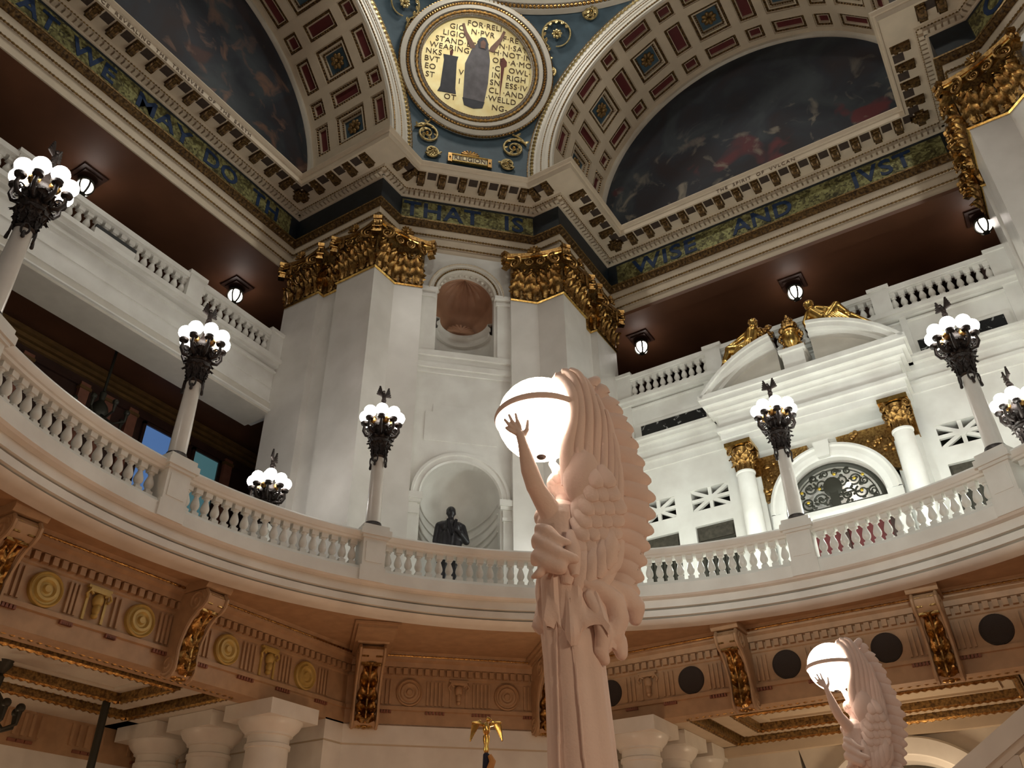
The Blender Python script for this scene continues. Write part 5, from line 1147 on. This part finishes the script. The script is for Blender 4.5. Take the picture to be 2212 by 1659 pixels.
C(P(-0.86, 15.70), 0.10, P(-0.86, 15.77), 0.105); C(P(-0.87, 15.62), 0.055, P(-0.90, 15.54), 0.07); C(P(-0.92, 15.48), 0.15, P(-1.02, 15.14), 0.14); C(P(-1.04, 15.10), 0.17, P(-1.20, 14.98), 0.17)
C(P(-1.04, 15.50), 0.07, P(-1.34, 15.36), 0.06); C(P(-1.34, 15.36), 0.055, P(-1.62, 15.26), 0.045); C(P(-0.78, 15.46), 0.07, P(-0.62, 15.22), 0.06); C(P(-0.62, 15.22), 0.05, P(-0.66, 15.0), 0.045)
C(P(-1.20, 14.98, -0.05), 0.15, P(-1.60, 15.14, -0.05), 0.10); C(P(-1.60, 15.14, -0.05), 0.085, P(-1.76, 14.84, -0.05), 0.07); C(P(-1.76, 14.84), 0.065, P(-1.98, 14.52), 0.05); C(P(-1.98, 14.52), 0.05, P(-2.14, 14.44, -0.04), 0.04); C(P(-1.25, 14.92, 0.05), 0.14, P(-1.66, 14.76, 0.05), 0.09); C(P(-1.66, 14.76), 0.08, P(-2.05, 14.36), 0.05)
fig_part('body', b, 'gold_bright', 0.022, g)
h_ = MB(); h_.ball(P(-0.86, 15.78, 0.0), (0.115, 0.12, 0.10), 10, 8)
for k in range(8): a = 2 * PI * k / 8; h_.ball(P(-0.86 + 0.09 * math.cos(a), 15.76 + 0.08 * math.sin(a), -0.07), 0.042, 8, 6)
h_.build('hair', 'gold', g, True)
d_ = MB()
for k in range(8): d_.cap_cone(P(-0.98 - 0.05 * k, 15.14 - 0.01 * k, -0.16), 0.06, P(-1.02 - 0.08 * k, 14.90 - 0.006 * k * k, -0.18), 0.055, 8)
d_.build('drapery', 'gold_bright', g, True)
fo = MB()
for k in range(26): fo.ball(P(-0.58 + random.uniform(-0.2, 0.16), 15.22 + random.uniform(-0.24, 0.24), random.uniform(-0.1, 0.1)), (random.uniform(0.03, 0.09),) * 3, 6, 5)
fo.build('foliage', 'gold', g, True)
u = thing('gilded_urn', 'gilded urn with fruit on the small pedestal between the reclining figures', 'urn', (0, 11.32, 14.38))
MB().lathe([(0, 0), (0.17, 0), (0.17, 0.04), (0.10, 0.08), (0.07, 0.14), (0.10, 0.19), (0.18, 0.30), (0.21, 0.42), (0.22, 0.55), (0.17, 0.66), (0.20, 0.70), (0.16, 0.74), (0, 0.74)], 24).build('vase', 'gold_bright', u, 50)
ft = MB()
for k in range(34):
    a, q = random.uniform(0, 2 * PI), random.random(); ft.ball(((0.22 - 0.14 * q) * math.cos(a), (0.22 - 0.14 * q) * math.sin(a), 0.70 + 0.36 * q), random.uniform(0.05, 0.085), 7, 5)
ft.cap_cone((0, 0, 1.0), 0.08, (0, 0, 1.22), 0.04, 8); ft.build('fruit_pile', 'gold', u, True)
for s in (-1, 1):
    hd = MB()
    for k in range(8): hd.ball((s * (0.24 + 0.05 * math.sin(k)), -0.02, 0.62 - 0.06 * k), 0.055 - 0.003 * k, 7, 5)
    hd.build('garland_handle', 'gold', u, True)

# ================================================================ BRONZE STATUE IN THE NICHE
SX, SY, _ = DGF(-0.19, 10.86, 0)
st = thing('bronze_statue', 'dark bronze statue of a man in a suit standing in the lower niche', 'statue', (SX, SY, 8.45), PI / 4)
b = MB(); C = b.cap_cone
b.ball((0, -0.01, 2.07), (0.105, 0.125, 0.15), 14, 10); b.ball((0, -0.125, 2.05), (0.022, 0.03, 0.035), 6, 5); C((0, 0, 1.84), 0.075, (0, 0, 1.96), 0.07)
for s in (-1, 1): b.ball((s * 0.108, 0, 2.05), (0.02, 0.03, 0.045), 6, 5)
C((-0.19, 0, 1.72), 0.12, (0.19, 0, 1.72), 0.12); C((0, 0, 1.70), 0.20, (0, 0, 1.25), 0.19); C((-0.10, 0, 1.45), 0.17, (-0.10, 0, 1.05), 0.19); C((0.10, 0, 1.45), 0.17, (0.10, 0, 1.05), 0.19); C((-0.12, 0, 1.1), 0.17, (-0.12, 0, 0.85), 0.18); C((0.12, 0, 1.1), 0.17, (0.12, 0, 0.85), 0.18)
C((-0.27, 0, 1.70), 0.10, (-0.33, 0.02, 1.32), 0.085); C((-0.33, 0.02, 1.32), 0.08, (-0.30, -0.04, 0.98), 0.065); C((-0.30, -0.05, 0.96), 0.06, (-0.29, -0.07, 0.84), 0.045)
C((0.27, 0, 1.70), 0.10, (0.38, 0.0, 1.36), 0.085); C((0.38, 0.0, 1.36), 0.08, (0.20, -0.20, 1.46), 0.065); C((0.20, -0.2, 1.46), 0.055, (0.12, -0.22, 1.52), 0.045)
for k in range(4): C((0.13, -0.22, 1.49 + 0.022 * k), 0.016, (0.05, -0.21, 1.52 + 0.022 * k), 0.013)
for k in range(4): C((-0.30 + 0.022 * k, -0.08, 0.84), 0.015, (-0.30 + 0.022 * k, -0.09, 0.74), 0.012)
for s in (-1, 1): C((s * 0.11, 0, 0.9), 0.13, (s * 0.12, 0, 0.5), 0.10); C((s * 0.12, 0, 0.5), 0.10, (s * 0.13, 0.02, 0.12), 0.075); C((s * 0.13, 0.02, 0.05), 0.055, (s * 0.15, -0.16, 0.035), 0.045)
fig_part('body', b, 'bronze_dark', 0.022, st)
lp_ = MB()
for s in (-1, 1): lp_.prism([(s * 0.02, 1.40), (s * 0.10, 1.62), (s * 0.13, 1.80), (s * 0.07, 1.82), (s * 0.005, 1.45)], frame(Vector((0, -0.205, 0)), Vector((1, 0, 0)), Vector((0, 0, 1)), Vector((0, -1, 0))), -0.05, 0.02)
lp_.build('lapels', 'bronze_dark', st); MB().ball((0, 0.02, 2.11), (0.115, 0.125, 0.12), 12, 8).build('hair', 'bronze_dark', st, True)
MB().box(-0.42, 0.42, -0.4, 0.4, -1.19, 0.0).build('plinth', 'marble', st)

# ================================================================ WINGED FIGURES WITH GLOBES
ang = thing('winged_figure', 'large marble winged figure from behind lifting a glowing globe, in the centre foreground', 'statue', (0.819, -3.280, 0), math.radians(29.64), 'winged marble lamp bearers')
D_ = 4.61
def q3(u, z, w_):     # place (u, z) seen on the axis plane at depth w_ in front of or behind it
    k = (D_ + w_) / D_; return Vector((u * k, w_, 1.65 + (z - 1.65) * k))
gz = 4.52
gm = MB(); n_u, n_v = 48, 28; vs = []
for i in range(n_v + 1):
    t = -PI / 2 + PI * i / n_v
    for j in range(n_u): 
        r_ = 0.270 * (1 + 0.006 * (1 if j % 2 else -1)); vs.append((0.005 + r_ * math.cos(t) * math.cos(2 * PI * j / n_u), r_ * math.cos(t) * math.sin(2 * PI * j / n_u), gz + 0.270 * math.sin(t)))
gm.add(vs, [(i * n_u + j, i * n_u + (j + 1) % n_u, (i + 1) * n_u + (j + 1) % n_u, (i + 1) * n_u + j) for i in range(n_v) for j in range(n_u)])
gl_ = gm.build('glass_globe', 'angel_globe', ang, True)
MB().lathe([(0.262, -0.024), (0.285, -0.022), (0.292, 0.0), (0.285, 0.022), (0.262, 0.024)], 48, (0.005, 0, gz)).build('globe_band', 'statue_marble', ang, True)
MB().ball((0.005, 0, gz - 0.272), (0.032, 0.032, 0.014), 12, 6).build('globe_knob', 'bronze', ang, True)
b = MB()
def C2(a, ra, c_, rc): b.cap_cone(a, ra, c_, rc, 26)
# torso, neck, head
C2((0.11, -0.06, 3.42), 0.135, (0.11, -0.06, 3.62), 0.125); C2((0.11, -0.06, 3.60), 0.125, (0.10, -0.05, 3.78), 0.135); C2((0.02, -0.04, 3.82), 0.07, (0.20, -0.02, 3.82), 0.07); C2((0.11, -0.03, 3.86), 0.05, (0.135, 0.0, 3.97), 0.048)
b.ball((0.15, 0.02, 4.03), (0.085, 0.095, 0.11), 14, 10); b.ball((0.205, 0.06, 4.02), (0.03, 0.03, 0.03), 6, 5); b.ball((0.19, 0.08, 3.98), (0.03, 0.03, 0.022), 6, 5); b.ball((0.08, 0.0, 4.06), (0.05, 0.06, 0.07), 8, 6)
# near arm: shoulder, elbow, wrist, palm, fingers
S1, E1, W1 = q3(0.075, 3.82, -0.10), q3(-0.035, 4.04, -0.22), q3(-0.108, 4.345, -0.31)
C2(S1, 0.072, E1, 0.052); C2(E1, 0.054, q3(-0.07, 4.16, -0.26), 0.050); C2(q3(-0.07, 4.16, -0.26), 0.050, W1, 0.029)
PM = q3(-0.122, 4.41, -0.315); C2(W1, 0.028, PM, 0.027); C2(PM, 0.024, q3(-0.140, 4.445, -0.315), 0.018); C2(PM, 0.022, q3(-0.098, 4.425, -0.31), 0.016)
for (ku, kz, tu, tz) in ((-0.150, 4.472, -0.192, 4.562), (-0.126, 4.478, -0.150, 4.568), (-0.162, 4.456, -0.220, 4.528), (-0.162, 4.430, -0.212, 4.466)):
    kn = q3(ku, kz, -0.32); C2(PM, 0.015, kn, 0.0120); C2(kn, 0.0118, q3((ku + tu) / 2 - 0.004, (kz + tz) / 2, -0.318), 0.0108); C2(q3((ku + tu) / 2 - 0.004, (kz + tz) / 2, -0.318), 0.0105, q3(tu, tz, -0.298), 0.0085)
C2(q3(-0.105, 4.40, -0.31), 0.017, q3(-0.080, 4.448, -0.315), 0.014); C2(q3(-0.080, 4.448, -0.315), 0.0130, q3(-0.073, 4.512, -0.30), 0.0095)
# far arm
C2((0.20, 0.02, 3.83), 0.065, (0.16, 0.12, 4.05), 0.05); C2((0.16, 0.12, 4.05), 0.048, (0.10, 0.16, 4.24), 0.034); C2((0.10, 0.16, 4.24), 0.03, (0.075, 0.19, 4.30), 0.026)
for k in range(4): C2((0.075, 0.19, 4.30), 0.015, (0.05 + 0.018 * k, 0.215, 4.38), 0.010)
fig_part('body', b, 'statue_marble', 0.0045, ang, 4)
# hair
h_ = MB()
for k in range(14): a = 2 * PI * k / 14; h_.ball((0.145 + 0.075 * math.cos(a), 0.0 + 0.08 * math.sin(a), 4.075 + 0.02 * math.sin(3 * a)), 0.036, 8, 6)
h_.ball((0.14, -0.01, 4.09), (0.08, 0.085, 0.06), 10, 8); h_.build('hair', 'statue_marble', ang, True)
# robe: fluted pillar from the newel to the hips
rb = MB(); lv = [(0.95, 0.215), (1.8, 0.195), (2.46, 0.175), (2.8, 0.165), (3.0, 0.162), (3.2, 0.168), (3.4, 0.165), (3.5, 0.13)]; nf = 64; vs = []
for (z, r_) in lv:
    cx = 0.16 if z < 2.6 else 0.16 - 0.03 * min(1, (z - 2.6) / 0.7)
    for j in range(nf):
        a = 2 * PI * j / nf; f_ = 1 + 0.035 * math.sin(7 * a + 0.5) + 0.02 * math.sin(11 * a + z * 1.5); vs.append((cx + r_ * f_ * math.cos(a), -0.05 + r_ * 0.92 * f_ * math.sin(a), z))
rb.add(vs, [(i * nf + j, i * nf + (j + 1) % nf, (i + 1) * nf + (j + 1) % nf, (i + 1) * nf + j) for i in range(len(lv) - 1) for j in range(nf)])
rb.build('robe', 'statue_marble', ang, True)
# overskirt with a swinging ragged hem
sk = MB(); n_a, rows_ = 72, 16; vs = []; random.seed(11)
for i in range(rows_ + 1):
    t = i / rows_
    for j in range(n_a):
        a = 2 * PI * j / n_a; hem = 3.16 + 0.07 * math.sin(2 * a + 2.2) + 0.05 * math.sin(5 * a) - 0.17 * max(0, math.cos(a + 0.35)) ** 2 - (0.03 if j % 9 < 4 else 0)
        z = 3.60 + (hem - 3.60) * t; r_ = 0.142 + 0.035 * t + 0.018 * math.sin(9 * a + 3.0 * t) * (0.35 + t) + 0.10 * t * max(0, math.cos(a + 0.5)) ** 3 + 0.012 * math.sin(17 * a - 4 * t)
        if t > 0.94: r_ -= 0.025
        vs.append((0.125 + r_ * math.cos(a), -0.05 + r_ * 0.95 * math.sin(a), z))
sk.add(vs, [(i * n_a + j, i * n_a + (j + 1) % n_a, (i + 1) * n_a + (j + 1) % n_a, (i + 1) * n_a + j) for i in range(rows_) for j in range(n_a)])
sk.build('overskirt', 'statue_marble', ang, True)
# cloth bunched at the waist and blown knots
CLOTH = {}
for (nm, pts, rr) in (('waist_roll', [(-0.03, 3.73, -0.16), (-0.02, 3.77, -0.18), (0.03, 3.75, -0.22), (0.08, 3.70, -0.24), (0.15, 3.67, -0.24)], [0.02, 0.035, 0.038, 0.03, 0.02]), ('waist_roll', [(-0.04, 3.66, -0.14), (-0.03, 3.70, -0.18), (0.02, 3.66, -0.22), (0.10, 3.60, -0.25), (0.18, 3.57, -0.25)], [0.03, 0.045, 0.045, 0.04, 0.03]),
                      ('waist_roll', [(-0.05, 3.56, -0.14), (-0.03, 3.60, -0.18), (0.03, 3.55, -0.22), (0.10, 3.52, -0.25)], [0.03, 0.05, 0.05, 0.04]), ('waist_roll', [(0.02, 3.54, -0.2), (-0.03, 3.49, -0.2), (-0.07, 3.47, -0.18)], [0.03, 0.028, 0.014]),
                      ('cloth_swirl', [(0.20, 3.44, -0.2), (0.30, 3.40, -0.18), (0.38, 3.32, -0.14), (0.40, 3.22, -0.12), (0.36, 3.12, -0.12), (0.31, 3.05, -0.12)], [0.03, 0.05, 0.062, 0.06, 0.05, 0.03]),
                      ('cloth_swirl', [(0.24, 3.36, -0.2), (0.29, 3.26, -0.2), (0.31, 3.14, -0.18), (0.29, 3.04, -0.16), (0.31, 2.99, -0.14)], [0.03, 0.04, 0.045, 0.04, 0.03]),
                      ('cloth_swirl', [(0.34, 3.42, -0.1), (0.44, 3.36, -0.06), (0.49, 3.28, -0.04), (0.49, 3.21, -0.02)], [0.04, 0.06, 0.065, 0.04]), ('cloth_swirl', [(0.33, 3.14, -0.1), (0.39, 3.09, -0.08), (0.40, 3.02, -0.08)], [0.04, 0.05, 0.035]),
                      ('robe_fold', [(0.14, 3.35, -0.22), (0.155, 2.9, -0.215), (0.175, 2.4, -0.225), (0.18, 1.4, -0.25)], [0.006, 0.009, 0.010, 0.010]), ('robe_fold', [(0.06, 3.3, -0.19), (0.05, 2.9, -0.17), (0.04, 2.0, -0.19)], [0.006, 0.010, 0.010])):
    P2 = [q3(*p) for p in pts]; fine = []; fr_ = []
    for i in range(len(P2) - 1):
        for k in range(4): fine.append(P2[i].lerp(P2[i + 1], k / 4)); fr_.append(rr[i] + (rr[i + 1] - rr[i]) * k / 4)
    fine.append(P2[-1]); fr_.append(rr[-1])
    fine = [fine[0] + (fine[0] - fine[1]).normalized() * fr_[0] * 0.8, fine[0] + (fine[0] - fine[1]).normalized() * fr_[0] * 0.5] + fine + [fine[-1] + (fine[-1] - fine[-2]).normalized() * fr_[-1] * 0.5, fine[-1] + (fine[-1] - fine[-2]).normalized() * fr_[-1] * 0.8]; fr_ = [fr_[0] * 0.25, fr_[0] * 0.75] + fr_ + [fr_[-1] * 0.75, fr_[-1] * 0.25]
    CLOTH.setdefault(nm, MB()).tube(fine, fr_, 14)
for nm, mb_ in CLOTH.items(): inst(nm, remesh(mb_, nm, 'statue_marble', 0.009, 9), ang)
# wings
def blade(pts, wid, thick):
    """flattened feather along (u, z, w) points"""
    P2 = [q3(*p) for p in pts]; F_ = []; W_ = []
    for i in range(len(P2) - 1):
        a0 = P2[max(i - 1, 0)]; a1 = P2[i]; a2 = P2[i + 1]; a3 = P2[min(i + 2, len(P2) - 1)]
        for k in range(5):
            t = k / 5; F_.append(0.5 * ((2 * a1) + (a2 - a0) * t + (2 * a0 - 5 * a1 + 4 * a2 - a3) * t * t + (3 * a1 - a0 - 3 * a2 + a3) * t ** 3)); W_.append(wid[i] + (wid[i + 1] - wid[i]) * t)
    F_.append(P2[-1]); W_.append(wid[-1]); mb = MB(); sg = 10; vs = []
    for i, p in enumerate(F_):
        d = F_[min(i + 1, len(F_) - 1)] - F_[max(i - 1, 0)]; d.normalize(); side = Vector((d.z, 0, -d.x)); side.normalize(); nrm = d.cross(side)
        ww = W_[i] * (1.0 if i < len(F_) - 1 else 0.35); th = thick * (1.0 if i < len(F_) - 1 else 0.4)
        for j in range(sg): a = 2 * PI * j / sg; vs.append(p + side * ww * math.cos(a) + nrm * th * math.sin(a))
    n_ = len(F_); mb.add(vs, [(i * sg + j, i * sg + (j + 1) % sg, (i + 1) * sg + (j + 1) % sg, (i + 1) * sg + j) for i in range(n_ - 1) for j in range(sg)] + [tuple(range(sg)), tuple((n_ - 1) * sg + j for j in range(sg))])
    return mb.build('feather', 'statue_marble', ang, True)
# near wing body
wa = [(0.075, 4.81), (0.11, 4.87), (0.17, 4.90), (0.24, 4.89), (0.31, 4.82), (0.38, 4.70), (0.44, 4.55), (0.45, 4.40), (0.47, 4.20), (0.47, 3.95), (0.45, 3.70), (0.38, 3.52), (0.30, 3.44), (0.20, 3.42), (0.15, 3.55), (0.16, 3.70), (0.22, 3.82), (0.235, 3.93), (0.20, 4.0), (0.15, 4.04), (0.13, 4.12), (0.135, 4.24), (0.165, 4.34), (0.185, 4.50), (0.185, 4.65), (0.15, 4.74)]
WF = frame(Vector((0, 0, 0)), Vector((1, 0, 0)), Vector((0, 0, 1)), Vector((0, 1, 0)))
def slab(poly, w0, w1, nm):
    k0 = (D_ + w0) / D_; mb = MB(); mb.prism([(u_ * k0, 1.65 + (z_ - 1.65) * k0) for u_, z_ in poly], WF, w0, w1); return mb.build(nm, 'statue_marble', ang)
slab(wa, -0.13, -0.06, 'wing_body')
W0 = -0.15
for (pts, wd) in (([(0.17, 4.05, W0), (0.165, 4.30, W0 - 0.03), (0.215, 4.52, W0 - 0.04), (0.205, 4.70, W0 - 0.04), (0.155, 4.81, W0), (0.10, 4.838, W0)], [0.05, 0.045, 0.036, 0.048, 0.052, 0.038]),
                  ([(0.22, 4.05, W0), (0.235, 4.32, W0 - 0.02), (0.262, 4.54, W0 - 0.03), (0.252, 4.72, W0 - 0.02), (0.205, 4.855, W0), (0.15, 4.882, W0)], [0.04, 0.04, 0.034, 0.036, 0.036, 0.025]),
                  ([(0.27, 4.05, W0), (0.295, 4.32, W0 - 0.01), (0.315, 4.54, W0 - 0.02), (0.302, 4.72, W0 - 0.01), (0.262, 4.85, W0), (0.20, 4.892, W0)], [0.04, 0.038, 0.032, 0.034, 0.034, 0.022]),
                  ([(0.32, 4.02, W0), (0.345, 4.28, W0), (0.365, 4.50, W0 - 0.01), (0.35, 4.66, W0), (0.31, 4.79, W0 + 0.01), (0.27, 4.84, W0 + 0.01)], [0.04, 0.036, 0.03, 0.03, 0.026, 0.015]),
                  ([(0.36, 3.98, W0), (0.39, 4.22, W0), (0.405, 4.42, W0), (0.40, 4.56, W0), (0.365, 4.70, W0 + 0.01)], [0.04, 0.034, 0.03, 0.028, 0.015]),
                  ([(0.39, 3.90, W0), (0.425, 4.12, W0), (0.44, 4.32, W0), (0.44, 4.46, W0), (0.42, 4.58, W0)], [0.04, 0.034, 0.03, 0.026, 0.014]),
                  ([(0.40, 3.78, W0), (0.44, 3.98, W0), (0.46, 4.16, W0), (0.465, 4.30, W0), (0.455, 4.40, W0)], [0.04, 0.034, 0.03, 0.026, 0.014]),
                  ([(0.40, 3.66, W0), (0.44, 3.84, W0), (0.465, 4.00, W0), (0.475, 4.14, W0), (0.47, 4.22, W0)], [0.036, 0.032, 0.028, 0.024, 0.014])):
    blade(pts, wd, 0.030)
# shoulder mass of the near wing and its scale feathers
bm2 = MB().ball(q3(0.245, 4.10, -0.165), (0.115, 0.045, 0.20), 20, 14); bm2.ball(q3(0.29, 3.86, -0.165), (0.12, 0.045, 0.22), 20, 14); bm2.build('wing_shoulder', 'statue_marble', ang, True)
random.seed(21)
for (z, us) in ((4.06, (0.33, 0.40)), (3.97, (0.30, 0.36, 0.42)), (3.88, (0.27, 0.33, 0.39, 0.45)), (3.80, (0.25, 0.31, 0.37, 0.43)), (3.72, (0.23, 0.29, 0.35, 0.41)), (3.64, (0.21, 0.27, 0.33, 0.39)), (3.57, (0.19, 0.25, 0.31, 0.37))):
    for u_ in us:
        blade([(u_ - 0.045, z + 0.11, -0.175), (u_ - 0.012, z + 0.045, -0.198), (u_ + 0.010, z - 0.01, -0.208), (u_ + 0.018, z - 0.04, -0.206)], [0.03, 0.046, 0.044, 0.02], 0.013)
for (u_, z) in ((0.145, 3.50), (0.20, 3.47), (0.26, 3.49), (0.32, 3.53), (0.37, 3.58)):
    blade([(u_ + 0.04, z + 0.20, -0.18), (u_ + 0.02, z + 0.08, -0.21), (u_, z - 0.02, -0.21), (u_ - 0.02, z - 0.08, -0.20)], [0.03, 0.042, 0.042, 0.02], 0.024)
blade([(0.16, 3.74, -0.2), (0.165, 3.64, -0.22), (0.17, 3.54, -0.22), (0.175, 3.46, -0.22)], [0.02, 0.045, 0.045, 0.02], 0.03)
for (p0, p1, p2) in (((0.40, 3.62), (0.30, 3.50), (0.15, 3.42)), ((0.42, 3.58), (0.33, 3.44), (0.20, 3.385)), ((0.44, 3.68), (0.40, 3.54), (0.30, 3.44))):
    blade([(*p0, -0.17), (*p1, -0.19), (*p2, -0.19)], [0.03, 0.042, 0.022], 0.022)
# far wing: body and rounded feather tips along the outer edge
wb2 = [(0.30, 4.80), (0.40, 4.73), (0.475, 4.63), (0.54, 4.50), (0.575, 4.38), (0.60, 4.22), (0.628, 4.05), (0.635, 3.90), (0.61, 3.74), (0.57, 3.58), (0.53, 3.45), (0.48, 3.34), (0.42, 3.42), (0.36, 3.60), (0.30, 3.9), (0.28, 4.4)]
slab(wb2, -0.05, 0.04, 'wing_body')
for (tu, tz, ru, rz_, wd) in ((0.375, 4.765, 0.33, 4.5, 0.035), (0.445, 4.69, 0.38, 4.4, 0.04), (0.515, 4.585, 0.42, 4.3, 0.045), (0.565, 4.455, 0.45, 4.2, 0.05), (0.585, 4.34, 0.46, 4.1, 0.05), (0.610, 4.215, 0.47, 4.0, 0.05), (0.635, 4.095, 0.48, 3.9, 0.05), (0.652, 3.975, 0.48, 3.82, 0.045), (0.642, 3.865, 0.48, 3.74, 0.045), (0.622, 3.765, 0.47, 3.66, 0.045), (0.595, 3.665, 0.46, 3.60, 0.042), (0.570, 3.575, 0.44, 3.54, 0.042), (0.545, 3.480, 0.43, 3.48, 0.042), (0.515, 3.395, 0.42, 3.44, 0.04), (0.515, 3.32, 0.42, 3.40, 0.035)):
    ru, rz_ = 0.36, tz + 0.05
    blade([(ru, rz_, -0.04), ((ru + tu) / 2, (rz_ + tz) / 2 + 0.02, -0.06), (tu - 0.03, tz - 0.005, -0.055), (tu, tz, -0.045)], [wd * 0.9, wd * 1.2, wd * 1.4, wd * 0.8], 0.020)
nw = MB().box(-0.34, 0.34, -0.34, 0.34, 0.0, 0.86); nw.box(-0.40, 0.40, -0.40, 0.40, 0.86, 0.96); nw.v = [(x + 0.15, y - 0.05, z) for x, y, z in nw.v]; nw.build('newel_pedestal', 'marble', ang)
ang2 = copy_tree(ang); ang2.location = (0.90, 3.30, 0); ang2.rotation_euler = (0, 0, math.radians(13.5)); ang2['label'] = 'smaller distant winged figure lifting a glowing globe at the lower right'
# stair handrail climbing to the right
sr = thing('stair_balustrade', 'sloping marble stair handrail in the lower right corner', 'handrail', (1.3, 3.3, 0))
F2 = frame(Vector((0, 0, 0)), Vector((1, 0, 0)), Vector((0, 0, 1)), Vector((0, -1, 0)))
def sl(x): return 2.92 + 0.62 * (x)
MB().prism([(0.4, sl(0.4) - 0.22), (4.2, sl(4.2) - 0.22), (4.2, sl(4.2)), (0.4, sl(0.4))], F2, -0.16, 0.16).build('hand_rail', 'marble', sr)
MB().prism([(0.4, sl(0.4) - 0.30), (4.2, sl(4.2) - 0.30), (4.2, sl(4.2) - 0.2), (0.4, sl(0.4) - 0.2)], F2, -0.10, 0.10).build('rail_bed', 'marble', sr)
MB().prism([(0.4, 0), (4.2, 0), (4.2, sl(4.2) - 1.0), (0.4, sl(0.4) - 1.0)], F2, -0.16, 0.16).build('stringer', 'marble', sr)
BS = baluster_mesh('baluster', 0.75, 0.10)
for i in range(12): inst('baluster', BS, sr, Matrix.Translation((0.55 + 0.3 * i, 0, sl(0.55 + 0.3 * i) - 1.02)))
# flagstaff with gilt eagle
fs_ = thing('flagstaff', 'flagstaff with gilt eagle and furled dark flag left of the winged figure pillar', 'flagstaff', (-1.33, -0.63, 0), 0.6)
MB().tube([(0, 0, 0), (0, 0, 3.28)], 0.018, 10).build('pole', 'wood_dark', fs_, True)
MB().lathe([(0, 0), (0.2, 0), (0.2, 0.03), (0.05, 0.08), (0, 0.08)], 20).build('foot', 'gold_bright', fs_, True)
e_ = MB(); e_.lathe([(0.018, 3.2), (0.026, 3.22), (0.02, 3.26), (0.03, 3.30), (0.03, 3.34), (0.0, 3.36)], 12); e_.ball((0, 0, 3.40), (0.035, 0.035, 0.06), 10, 8); e_.ball((0.015, -0.02, 3.475), 0.022, 8, 6); e_.cap_cone((0.03, -0.03, 3.475), 0.010, (0.045, -0.045, 3.465), 0.004, 6)
for s in (-1, 1):
    for k in range(6): e_.cap_cone((s * 0.03, 0, 3.43), 0.016, (s * (0.07 + 0.010 * k), 0.0, 3.45 - 0.0 * k), 0.014, 6); e_.cap_cone((s * (0.06 + 0.012 * k), 0, 3.46 - 0.006 * k), 0.014, (s * (0.085 + 0.011 * k), 0, 3.40 - 0.02 * k), 0.008, 6)
e_.build('gilt_eagle', 'gold_bright', fs_, True)
cl = MB()
for k in range(7):
    a = 2 * PI * k / 7; cl.cap_cone((0.015 * math.cos(a), 0.015 * math.sin(a), 3.18), 0.015, (0.06 * math.cos(a), 0.06 * math.sin(a), 1.6), 0.05, 8)
cl.build('furled_flag', 'cloth_navy', fs_, True); MB().tube([(0.03, -0.04, 3.17), (0.055, -0.05, 3.12), (0.03, -0.065, 3.05), (-0.02, -0.06, 2.98), (-0.04, -0.06, 2.85)], [0.02, 0.03, 0.032, 0.03, 0.02], 8).build('gold_cord', 'cloth_gold', fs_, True)
